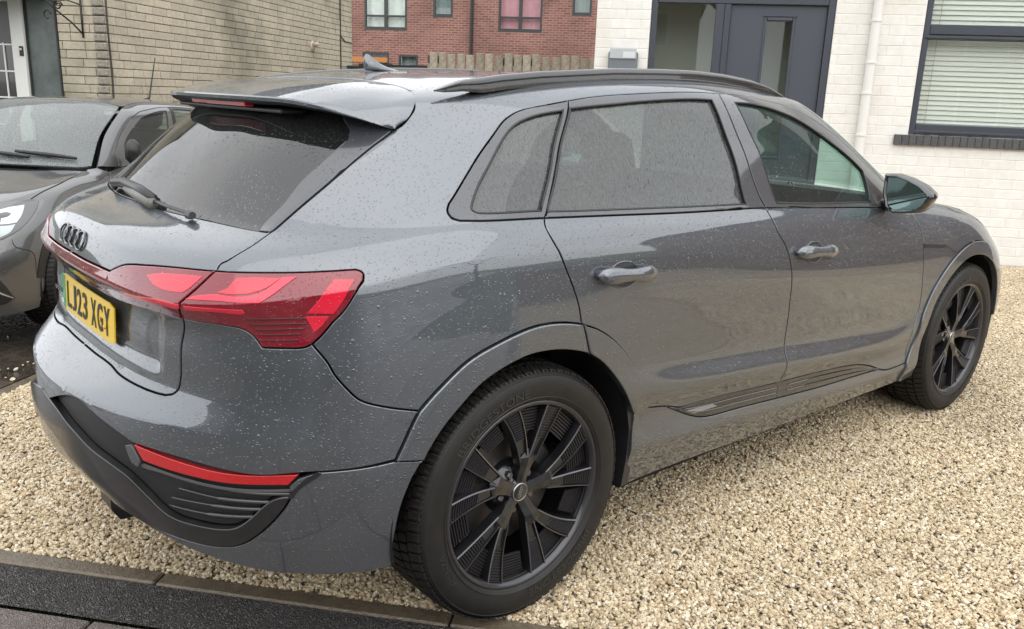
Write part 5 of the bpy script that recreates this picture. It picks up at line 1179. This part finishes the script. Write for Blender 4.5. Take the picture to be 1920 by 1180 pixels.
MB().box((2.083, T0+.075, 1.64), (.25, .006, 1.33)).build('door_glass', G_win, leaf)
MB().box((1.163, T0+.055, 1.28), (.577, .006, 2.34)).build('sidelight_glass', G_win, dfm)
hd = MB(); hd.tube([(1.66, T0+.03, 1.02), (1.66, T0+.03, 1.18)], .012, 8); hd.box((1.66, T0+.047, 1.1), (.035, .008, .24)); hd.build('door_handle', chrome, leaf, smooth=True, auto=40)
hall = MB(); hall.box((1.70, T0+.75, 1.3), (2.2, .05, 2.6)); hall.box((.60, T0+.45, 1.3), (.05, .6, 2.6)); hall.box((2.80, T0+.45, 1.3), (.05, .6, 2.6)); hall.box((1.7, T0+.45, 2.62), (2.2, .6, .05)); hall.build('hallway', roomm, wh)
# window with blinds
w_ = MB()
ZT = 3.12
for (a0, a1, z0, z1) in ((3.435, 3.495, 1.26, ZT), (5.53, 5.595, 1.26, ZT), (3.495, 5.53, ZT-.06, ZT), (3.495, 5.53, 1.26, 1.362), (3.495, 5.53, 2.21, 2.305)):
    w_.bbox(((a0+a1)/2, T0+.05, (z0+z1)/2), (a1-a0-.0005, .07, z1-z0-.0005), .007)
w_.bbox((4.51, T0+.03, 1.29), (2.06, .05, .028), .006); w_.bbox((4.51, T0+.028, 2.186), (2.10, .06, .03), .008)
wf = w_.build('window', slate, wh)
MB().box((4.51, T0+.06, 1.775), (2.03, .005, .83)).build('pane', G_win, wf); MB().box((4.51, T0+.06, 2.68), (2.03, .005, .76)).build('pane', G_win, wf)
bl = empty('blind'); bl.parent = wh
Rb = Matrix.Rotation(math.radians(70), 3, 'X'); sl = MB().bbox((0, 0, 0), (2.02, .052, .0022), .0008, Rb).build('slat', blindm, bl)
z = 1.385; k = 0
while z < 3.06:
    if not 2.17 < z < 2.31:
        o = sl if k == 0 else link('slat', sl.data, bl); o.location = (4.51, T0+.16, z); o.rotation_euler = (random.uniform(-.03, .03), random.uniform(-.0012, .0012), 0); k += 1
    z += .0475
MB().bbox((4.51, T0+.16, 1.372), (2.02, .03, .014), .004).build('bottom_rail', blindm, bl)
cd = MB(); cd.tube([(3.60, T0+.125, 1.37), (3.60, T0+.125, 2.2)], .0022, 5); cd.tube([(3.60, T0+.125, 2.3), (3.60, T0+.125, 3.05)], .0022, 5); cd.build('cord', princ('cord_tan', (.5, .42, .22), .7), bl)
MB().box((4.5, T0+.9, 2.1), (2.6, .05, 2.3)).build('room', roomm, wh)
# sill of bricks on edge
sp_ = empty('sill'); sp_.parent = wh
sb = None
for i in range(36):
    if sb is None: sb = MB().bbox((0, 0, 0), (.0655, .15, .098), .004).build('sill_brick', sillm, sp_); o = sb
    else: o = link('sill_brick', sb.data, sp_)
    o.location = (3.335+i*.068, T0+.035+random.uniform(-.002, .002), 1.206+random.uniform(-.001, .001))
# downpipe with collars
pp = MB().tube([(2.975, T0-.055, 0), (2.975, T0-.055, 5.1)], .046, 16).build('downpipe', princ('white_pipe', (.76, .75, .71), .4), wh, smooth=True, auto=50)
for z in (2.32, 1.93, 1.64, 1.235, .55): MB().lathe([(.0455, -.012), (.0535, -.010), (.0535, .010), (.0455, .012)], 16, 'z', (2.975, T0-.055, z)).build('collar', princ('white_pipe', (.76, .75, .71), .4), pp, smooth=True, auto=50)
# grey letter box on the wall
lbx = place(empty('letter_box', label='small grey letter box on the white wall left of the door', cat='letter box'))
MB().bbox((.56, T0-.04, 1.84), (.30, .09, .25), .01).build('box', princ('box_grey', (.16, .18, .20), .35), lbx)
MB().bbox((.56, T0-.092, 1.945), (.27, .014, .10), .004).build('flap', princ('box_light', (.45, .48, .50), .25, coat=.5), lbx)
MB().box((.62, T0-.101, 1.935), (.12, .003, .06)).build('pale_reflection', princ('box_reflection', (.62, .64, .66), .3), lbx)  # pale patch painted as the reflection on the box

# ---------------- buff stone house on the left ----------------
lh = place(empty('stone_house', label='buff stone block house on the left with long side wall', cat='house'))
SC, T1 = -5.75, 7.0
bk = MB(); LHf = [(-7.6, -6.40, -.1, 2.44)]
backing(bk, -9.5, SC-.012, -.05, 5.2, LHf, T1+.010, .22)
backing(bk, T1+.0105, 15.45, -.05, 5.2, [], SC-.010, .24, 't'); bk.build('wall', creamjoint, lh)
rects_side = [(T1+.002, 15.45, 0, 5.2)]
brickwork(lh, rects_side, [], .102, (.22, .46), SC, 't', .06, creambrick, creamjoint, 262, name='stone_block', joint=.010, proud=.004, jitter=.003, seed=5, view=lambda p, q, z, z2: 1.30 < z < 2.95)
brickwork(lh, [(-9.4, SC-.004, 0, 5.2)], LHf, .102, (.24, .46), T1, 's', .05, creambrick, creamjoint, 38, name='stone_block', joint=.010, proud=.004, jitter=.003, seed=8, view=lambda p, q, z, z2: 1.3 < z < 2.6 and p > -6.45)
rf = MB(); rf.add([(-9.7, T1-.3, 5.15), (SC+.2, T1-.3, 5.15), (SC+.2, T1+4.2, 7.4), (-9.7, T1+4.2, 7.4), (-9.7, 15.7, 5.15), (SC+.2, 15.7, 5.15)], [(0, 1, 2, 3), (3, 2, 5, 4)]); rf.build('roof', princ('roof_tile', (.09, .06, .05), .7), lh)
# rough quoin strip at the corner
q = MB()
for i in range(50):
    z = .05+i*.102; q.bbox((SC-.075+random.uniform(-.01, .01), T1-.008, z), (.15, .05, .088), .012)
q.build('corner_stones', brickmat('rough_corner_stone', (.17, .15, .12), (.40, .36, .30), .9, .0, 45, None, 1.0), lh)
# porch: canopy, glazed side, white framed door
MB().bbox((-7.6, T1-.42, 2.52), (2.3, .95, .16), .01).build('canopy', princ('canopy_white', (.50, .49, .47), .5), lh)
fr = MB()
for (a0, a1, z0, z1) in ((-7.02, -6.845, 0, 2.44), (-8.2, -8.05, 0, 2.44), (-8.05, -7.02, 2.38, 2.44)): fr.bbox(((a0+a1)/2, T1-.02, (z0+z1)/2), (a1-a0, .07, z1-z0), .006)
dr = fr.build('porch_door', whitep, lh)
MB().box((-7.53, T1+.01, 1.2), (1.0, .04, 2.3)).build('door_panel', princ('porch_dark_glass', (.055, .052, .052), .12, coat=.6), dr)
mt = MB()
for zz in (.9, 1.235, 1.555, 1.875): mt.box((-7.53, T1-.017, zz), (1.0, .012, .018))
for ss in (-7.16, -7.44, -7.74): mt.box((ss, T1-.0195, 1.1), (.018, .012, 1.6))
mt.build('glazing_bar', whitep, dr)
MB().box((-7.53, T1-.016, 2.14), (1.0, .02, .48)).build('top_panel', princ('porch_top', (.10, .10, .10), .3), dr)
ln = MB(); ln.bbox((-6.885, T1-.06, 1.80), (.055, .015, .12), .004); lk = ln.build('lock_plate', princ('lock_black', (.02, .02, .02), .4), dr); MB().lathe([(0, -.02), (.012, -.018), (.014, 0)], 12, 'y', (-6.885, T1-.067, 1.82)).build('lock_knob', whitep, lk, smooth=True)
pgm = brickmat('ribbed_obscure_glass', (.060, .075, .070), (.15, .175, .165), .3, 0, 3.5, (1.2, .45, .7, (.05, .06, .055)), .1)
MB().box((-6.62, T1+.02, 1.2), (.44, .03, 2.46)).build('side_panel', pgm, lh)
for dx in (-.21, .208): MB().box((-6.62+dx, T1+.0, 1.2), (.02, .03, 2.46)).build('panel_post', princ('post_dark', (.03, .034, .034), .5), lh)
# round vent cowl and cables on the side wall
vt = MB().lathe([(0, .05), (.05, .05), (.06, .03), (.10, .012), (.105, 0)], 20, 'x', (SC+.004, 13.31, 2.25)); vo = vt.build('wall_vent', princ('vent_cream', (.62, .52, .42), .5), lh, smooth=True)
MB().tube([(SC+.05, 13.28, 2.28), (SC+.13, 13.25, 2.30)], [.05, .035], 12).build('vent_cowl', princ('vent_cream', (.62, .52, .42), .5), vo, smooth=True)
cbm = princ('cable_dark', (.05, .045, .04), .6)
MB().tube([(SC+.016, T1+.03+.008*math.sin(z*5), z) for z in np.linspace(.2, 3.4, 25)], .011, 6).build('cable', cbm, lh)
MB().tube([(SC+.016, 14.75, z) for z in np.linspace(.2, 3.4, 6)], .014, 6).build('cable', cbm, lh)
MB().tube([(SC+.016, 14.75, 2.55), (SC+.016, 15.0, 2.45), (SC+.016, 15.4, 2.44)], .010, 6).build('cable', cbm, lh)
# wrought iron bracket
br = place(empty('iron_bracket', label='black wrought iron basket bracket on the stone pier beside the porch', cat='bracket'))
m = MB(); y = T1-.02
m.tube([(-6.045, y, 2.42), (-6.045, y, 1.98)], .012, 6); m.tube([(-6.045, y, 2.02), (-6.10, y-.10, 2.14), (-6.18, y-.28, 2.28), (-6.24, y-.40, 2.40)], .010, 6)
a = build_a = [(-6.17+.055*math.cos(t)*(1-t/14), y-.24, 2.33+.055*math.sin(t)*(1-t/14)) for t in np.linspace(0, 9, 26)]; m.tube(a, .009, 6)
m.tube([(-6.26+.045*math.cos(t), y-.32, 2.22+.045*math.sin(t)) for t in np.linspace(0, 5, 16)], .009, 6)
m.tube([(-6.045, y, 2.36), (-6.12, y-.14, 2.40), (-6.2, y-.3, 2.37)], .008, 6)
m.build('bracket_arm', princ('iron', (.02, .018, .016), .5), br, smooth=True)

# ---------------- red brick building far behind ----------------
def redmat():
    m, n, out = nt('red_brick'); p = N(n, 'ShaderNodeBsdfPrincipled', Roughness=.85); tc = N(n, 'ShaderNodeTexCoord'); mp = N(n, 'ShaderNodeMapping'); mp.inputs['Rotation'].default_value = (math.radians(90), 0, 0); n.links.new(tc.outputs['Object'], mp.inputs[0])
    b = N(n, 'ShaderNodeTexBrick', Scale=1.0); b.inputs['Color1'].default_value = (.20, .080, .064, 1); b.inputs['Color2'].default_value = (.30, .135, .108, 1); b.inputs['Mortar'].default_value = (.36, .24, .20, 1)
    b.inputs['Brick Width'].default_value = .225; b.inputs['Row Height'].default_value = .075; b.inputs['Mortar Size'].default_value = .010; b.inputs['Bias'].default_value = -.1
    n.links.new(mp.outputs[0], b.inputs['Vector']); ns = N(n, 'ShaderNodeTexNoise', Scale=1.1, Detail=5.0); n.links.new(tc.outputs['Object'], ns.inputs['Vector'])
    h = N(n, 'ShaderNodeHueSaturation'); n.links.new(b.outputs['Color'], h.inputs['Color']); n.links.new(ramp(n, ns.outputs['Fac'], [(.3, .78), (.7, 1.2)]), h.inputs['Value']); n.links.new(h.outputs[0], p.inputs['Base Color'])
    n.links.new(p.outputs[0], out.inputs[0]); return m
redb = redmat()
rh = place(empty('brick_terrace', label='red brick terrace far behind with dark framed windows', cat='building'))
T2 = 26.0; dfr = princ('dark_window_frame', (.045, .05, .048), .4)
wins = [(-9.22, -7.73, 3.43, 5.2, 'white'), (-6.83, -6.16, 3.88, 5.2, 'grey'), (-4.62, -3.16, 3.47, 5.2, 'pink'), (-2.20, -1.57, 4.02, 5.2, 'grey'), (.6, 2.1, 3.45, 5.2, 'white')]
low = [(-8.02, -7.33, 1.7, 2.66, 'grey'), (-9.3, -8.35, 1.7, 2.72, 'dark'), (-7.0, -6.5, 1.7, 2.66, 'dark'), (-4.6, -3.2, 1.2, 2.66, 'dark')]
bk = MB(); backing(bk, -14, 6, 0, 7.5, [w[:4] for w in wins+low], T2, .3); bk.build('wall', redb, rh)
rf = MB(); rf.add([(-14.2, T2-.4, 7.45), (6.2, T2-.4, 7.45), (6.2, T2+4, 9.6), (-14.2, T2+4, 9.6)], [(0, 1, 2, 3)]); rf.build('roof', princ('roof_tile', (.09, .06, .05), .7), rh)
cm = {'white': princ('net_curtain', (.86, .89, .89), .8, noise=(6, .08)), 'grey': princ('grey_curtain', (.30, .36, .38), .7), 'pink': princ('pink_curtain', (.85, .42, .52), .8, noise=(5, .08)), 'dark': princ('dark_interior', (.03, .035, .035), .6)}  # curtains; the dark entry paints an unlit room as a black sheet
for (a0, a1, z0, z1, c) in wins+low:
    f = MB(); w = a1-a0; t_ = .07
    for (p, q, r, s) in ((a0, a0+t_, z0, z1), (a1-t_, a1, z0, z1), (a0+t_, a1-t_, z0, z0+.11), (a0+t_, a1-t_, z1-t_, z1)): f.box(((p+q)/2, T2+.06, (r+s)/2), (q-p, .12, s-r))
    if w > 1.2: f.box(((a0+a1)/2, T2+.06, (z0+z1)/2), (.10, .11, z1-z0-.2)); f.box(((a0+a1)/2, T2+.061, z0+.46), (w-.15, .10, .06))
    fo = f.build('window', dfr, rh)
    cu = MB(); n = max(8, int(w*16)); V = []
    for i in range(n+1):
        x = a0+.05+(w-.1)*i/n; V += [(x, T2+.20+.02*math.sin(i*1.9), z0), (x, T2+.20+.02*math.sin(i*1.9), z1)]
    cu.add(V, [(2*i, 2*i+2, 2*i+3, 2*i+1) for i in range(n)]); cu.build('window_backing', cm[c], fo, smooth=True, recalc=False)
    MB().box(((a0+a1)/2, T2+.10, (z0+z1)/2), (w-.1, .004, z1-z0-.1)).build('pane', G_win, fo)
MB().tube([(-5.5, T2-.06, 0), (-5.5, T2-.06, 7.3)], .05, 8).build('downpipe', princ('pipe_black', (.02, .02, .022), .4), rh)
MB().box((-8.9, T2-.5, 2.45), (1.3, .1, .16)).build('orange_board', princ('orange_board', (.50, .22, .06), .6), rh)
# timber fence
fn = place(empty('timber_fence', label='weathered vertical board fence between the houses', cat='fence'))
fm_ = princ('weathered_board', (.40, .35, .27), .8, noise=(14, .3), randv=.22, bump=(60, .4, .003)); bd = MB().bbox((0, 0, 0), (.128, .02, 2.1), .006).build('board', fm_, fn)
for i in range(26):
    o = bd if i == 0 else link('board', bd.data, fn); o.location = (-2.72+i*.153, 11.0+random.uniform(-.004, .004), 1.055+random.uniform(-.022, .022)); o.rotation_euler = (0, random.uniform(-.012, .012), 0)
for z in (.4, 1.2, 1.9): MB().box((-.85, 11.035, z), (3.95, .04, .08)).build('rail', fm_, fn)
fd2 = place(empty('dark_fence', label='low dark panel fence beside the stone house', cat='fence'))
pb = MB().bbox((0, 0, 0), (.30, .025, 1.93), .006).build('board', princ('dark_stained_board', (.022, .024, .022), .6, randv=.3), fd2)
for i in range(5):
    o = pb if i == 0 else link('board', pb.data, fd2); o.location = (-4.05+i*.302, 11.6, .96+random.uniform(-.02, .02))
MB().box((-3.4, 11.64, 1.7), (1.4, .05, .08)).build('rail', MAT['dark_stained_board'], fd2)
bn = place(empty('wheelie_bin', label='dark green wheelie bin lid beside the stone wall end', cat='bin'))
MB().bbox((-5.35, 15.2, .95), (.52, .6, 1.9), .04).build('body', princ('bin_green', (.02, .045, .045), .45), bn); MB().bbox((-5.35, 15.15, 1.93), (.58, .7, .07), .02).build('lid', MAT['bin_green'], bn)

# ---------------- the other car ----------------
def build_hatch():
    car = empty('parked_car', H(0, 0, 0), label='small dark grey hatchback facing the street on the left, partly hidden', cat='car')
    car.location = (.9815, 5.1368, 0); car.rotation_euler = (0, 0, 3.90744)
    T = (.795, .795, .857)
    def both(key, name, mat, par=car, **kw): return [panel(key, name, mat, par if not isinstance(par, (list, tuple)) else par[i], side=s, T=T, **kw) for i, s in enumerate((-1, 1))]
    p2 = lambda k, n, m, par=car, **kw: panel(k, n, m, par, T=T, **kw)
    del LININGS[:]
    p2('roof', 'roof', paint2, lining=True); hood_ = p2('hood', 'bonnet', paint2)
    tg = p2('tail_upper', 'tailgate', paint2); p2('tail_lower', 'tailgate_lower_panel', paint2, tg); p2('lightbar', 'tailgate_trim', paint2, tg); p2('rear_glass', 'rear_window', G_screen, tg)
    p2('bumper_up', 'rear_bumper', paint2); p2('bumper_low', 'lower_bumper', paint2); p2('bumper_front', 'front_bumper', paint2); p2('front_mask', 'front_grille', gblack)
    both('side', 'quarter_panel', paint2, lining=True); fd = both('front_door', 'front_door', paint2, lining=True); rd = both('rear_door', 'rear_door', paint2, lining=True)
    both('trim_front', 'door_trim', satin, fd); both('trim_rear', 'door_trim', satin, rd); both('rocker', 'sill', satin); both('fender', 'front_wing', paint2)
    both('lamp', 'tail_lamp', redlens); both('blade', 'window_blade', paint2, tg)
    for k in ('arch_rear', 'arch_front'): both(k, 'wheel_arch_trim', satin, off=.004)
    both('arch_door', 'wheel_arch_trim', satin, rd, off=.004)
    p2('windshield', 'windscreen', G_screen2, off=-.002)
    g2 = glass('side_glass', (.50, .55, .50), (.5, 150, .3), True, 1.5, .06)
    qg = both('quarter_glass', 'quarter_window', g2, off=-.006); both('rear_door_glass', 'window', g2, rd, off=-.008); both('front_door_glass', 'window', g2, fd, off=-.008)
    both('frame_quarter', 'window_frame', satin, qg); both('frame_rear', 'window_frame', satin, rd); both('frame_front', 'window_frame', paint2, fd)
    hl = both('hatch_lamp', 'headlamp', princ('lamp_bowl', (.06, .065, .07), .12, coat=1), off=.009, bev=.003)
    both('hatch_drl', 'lamp_reflector', princ('lamp_bright', (.60, .64, .66), .10, coat=1), hl, off=.011, gap=0); both('hatch_low', 'lamp_reflector', princ('lamp_mid', (.42, .47, .46), .15, coat=1), hl, off=.011, gap=0)
    fg = both('hatch_fog', 'fog_recess', satin, off=.003)
    for s in (-1, 1):
        P = [surf_pt(q, .012, s) for q in ((14.6, 1.75), (14.2, 1.35), (13.86, .85))]; P = [Vector((p.x*T[0], p.y*T[1], p.z*T[2])) for p in P]; MB().tube(P, .008, 6).build('fog_trim', chrome, fg[0 if s < 0 else 1], smooth=True)
    # mirrors folded in against the side glass
    for i, s in enumerate((-1, 1)):
        m = MB(); m.bbox((1.64, s*.755, 1.035), (.11, .10, .17), .04); m.build('door_mirror', princ('mirror_satin_black', (.015, .015, .016), .3), fd[i], smooth=True, auto=60)
    for (x, s) in ((.03, 1), (2.33, 1), (.03, -1), (2.33, -1)):
        w = wheel(car, right=(s < 0), lettering=None, plain=True, R=.335); w.location = (x, s*.66, .335)
        if s > 0: w.rotation_euler = (0, 0, math.pi)
        n = 16; m = MB(); V = []
        for k in range(n+1): a_ = math.pi*(-.06+1.12*k/n); V += [(x+.37*math.cos(a_), s*.74, .34+.37*math.sin(a_)), (x+.37*math.cos(a_), s*.45, .34+.37*math.sin(a_))]
        V.append((x, s*.45, .3)); m.add(V, [(2*k, 2*k+1, 2*k+3, 2*k+2) for k in range(n)]+[(2*k+1, 2*n+2, 2*k+3) for k in range(n)]); m.build('wheel_well', dark, car)
    ub = MB(); ub.box((1.17, 0, .25), (3.0, .9, .14)); ub.box((1.17, 0, .25), (1.5, 1.36, .10)); ub.build('underbody', dark, car)
    cb = empty('cabin'); cb.parent = car; V = []; F = []
    for v, f in LININGS:
        k = len(V); V += list(v); F += [tuple(i+k for i in q) for q in f]
    link('lining', mesh_data('lining', V, F, cabin), cb)
    ff = MB(); ff.box((1.0, 0, .36), (2.4, 1.3, .04)); ff.box((-.4, 0, .66), (.08, 1.0, .5)); ff.build('floor', cabin, cb)
    m = MB(); m.bbox((1.78, 0, .80), (.50, 1.24, .16), .05); m.build('dashboard', cabin, cb, smooth=True, auto=60)
    for y in (-.31, .31): seat(car, 1.0, y*1.0, -.08)
    MB().bbox((1.40, 0, 1.235), (.03, .22, .06), .01).build('inside_mirror', satin, cb)
    # front wipers and aerial
    for (a, b) in (((12.3, 9.25), (14.9, 9.35)), ((14.2, 9.22), (15.95, 9.3))):
        P = [surf_pt((a[0]+(b[0]-a[0])*k/6, a[1]+(b[1]-a[1])*k/6), .022, 1) for k in range(7)]; P = [Vector((p.x*T[0], p.y*T[1], p.z*T[2])) for p in P]
        MB().tube(P, [.010, .012, .014, .016, .014, .012, .010], 6).build('wiper', satin, car, smooth=True)
    P0 = Vector((.02, 0, 1.335)); MB().tube([P0, P0+Vector((-.06, 0, .03)), P0+Vector((-.20, 0, .36))], [.022, .009, .0045], 6).build('aerial', satin, car, smooth=True)
    return car
hatch = build_hatch()

# ---------------- across the street and along the side: seen only as reflections ----------------
def simple_house(s0, s1, t, label, wallm, hgt=5.2, dp=8):
    h = place(empty('street_house', label=label, cat='house', group='houses across the street')); m = MB(); a = s0; 
    m.box(((s0+s1)/2, t-dp/2, hgt/2), (s1-s0, dp, hgt)); m.build('wall', wallm, h)
    MB().add([(s0-.3, t+.4, hgt), (s1+.3, t+.4, hgt), (s1+.3, t-dp/2, hgt+2.4), (s0-.3, t-dp/2, hgt+2.4), (s0-.3, t-dp-.4, hgt), (s1+.3, t-dp-.4, hgt)], [(0, 1, 2, 3), (3, 2, 5, 4), (0, 3, 4), (1, 5, 2)]).build('roof', MAT['roof_tile'], h)
    n = 3
    for fl in (1.0, 3.4):
        for i in range(n):
            c = s0+(s1-s0)*(i+.5)/n; w = MB(); w.bbox((c, t+.01, fl+.65), (1.5, .08, 1.3), .01); f = w.build('window', whitep, h); MB().box((c, t+.055, fl+.65), (1.34, .01, 1.14)).build('pane', princ('far_pane', (.05, .06, .06), .05), f)
    return h
buff = princ('roughcast', (.30, .26, .20), .9, noise=(5, .2)); brn = princ('brown_brick', (.16, .09, .065), .9, noise=(5, .3))
simple_house(-22, -12, -18, 'brown house opposite, farthest left of three', brn); simple_house(-9, 2, -18, 'buff house opposite, middle of three', buff); simple_house(6, 18, -18, 'brown house opposite, farthest right of three', brn)
simple_house(12.5, 30, 14.4, 'brown house next door to the right', brn)
def hedge(name, s0, s1, t0, t1, h, label):
    m = MB(); rnd = random.Random(int(s0*10+t0)); k = 0
    N_ = int(max((s1-s0), .6)*max((t1-t0), .6)*h*130); V = []; F = []
    for i in range(min(N_, 9000)):
        c = Vector((rnd.uniform(s0, s1), rnd.uniform(t0, t1), rnd.uniform(.05, h*(.93+.07*rnd.random())))); r = rnd.uniform(.06, .13)
        a = Vector((rnd.gauss(0, 1), rnd.gauss(0, 1), rnd.gauss(0, 1))).normalized(); b = a.orthogonal().normalized(); c2 = a.cross(b); k = len(V)
        V += [c+b*r, c+c2*r*.6, c-b*r, c-c2*r*.6]; F.append((k, k+1, k+2, k+3))
    m.add(V, F); m.box(((s0+s1)/2, (t0+t1)/2, h*.45), ((s1-s0)*.8, (t1-t0)*.8, h*.85))
    o = place(m.build(name, princ('hedge_leaf', (.045, .055, .022), .6, noise=(3, .4)), recalc=False)); return tag(o, label, 'hedge')
gw = place(empty('garden_wall', label='low brown brick wall along the right edge of the gravel', cat='wall')); MB().bbox((9.3, 2.8, .3), (.22, 7.0, .6), .01).build('brickwork_body', brn, gw); MB().bbox((9.3, 2.8, .63), (.30, 7.0, .06), .01).build('coping', slabm, gw)
hedge('hedge', -30, -1.5, -12.9, -12.3, 1.2, 'long low hedge across the street')
def tree(s, t, h, label, sd):
    rnd = random.Random(sd); root = place(empty('bare_tree', label=label, cat='tree')); tm = MB()
    def branch(p, d, l, r, dep):
        q = p+d*l; tm.tube([p, (p+q)/2+Vector((rnd.gauss(0, .04), rnd.gauss(0, .04), 0))*l, q], [r, r*.85, r*.65], 5, cap=False)
        if dep == 0: return
        for _ in range(3 if dep > 1 else 4):
            nd = (d+Vector((rnd.gauss(0, .5), rnd.gauss(0, .5), rnd.gauss(.15, .3)))).normalized(); branch(q, nd, l*rnd.uniform(.6, .8), r*.6, dep-1)
    branch(Vector((s, t, 0)), Vector((0, 0, 1)), h*.32, h*.022, 5); tm.build('trunk', princ('bark', (.05, .04, .032), .9), root)
tree(3.6, -14.5, 8, 'bare winter tree across the street, right of the middle house', 3); tree(12.5, -3.0, 7, 'bare winter tree on the near pavement to the right', 5)
bpy.context.view_layer.update()
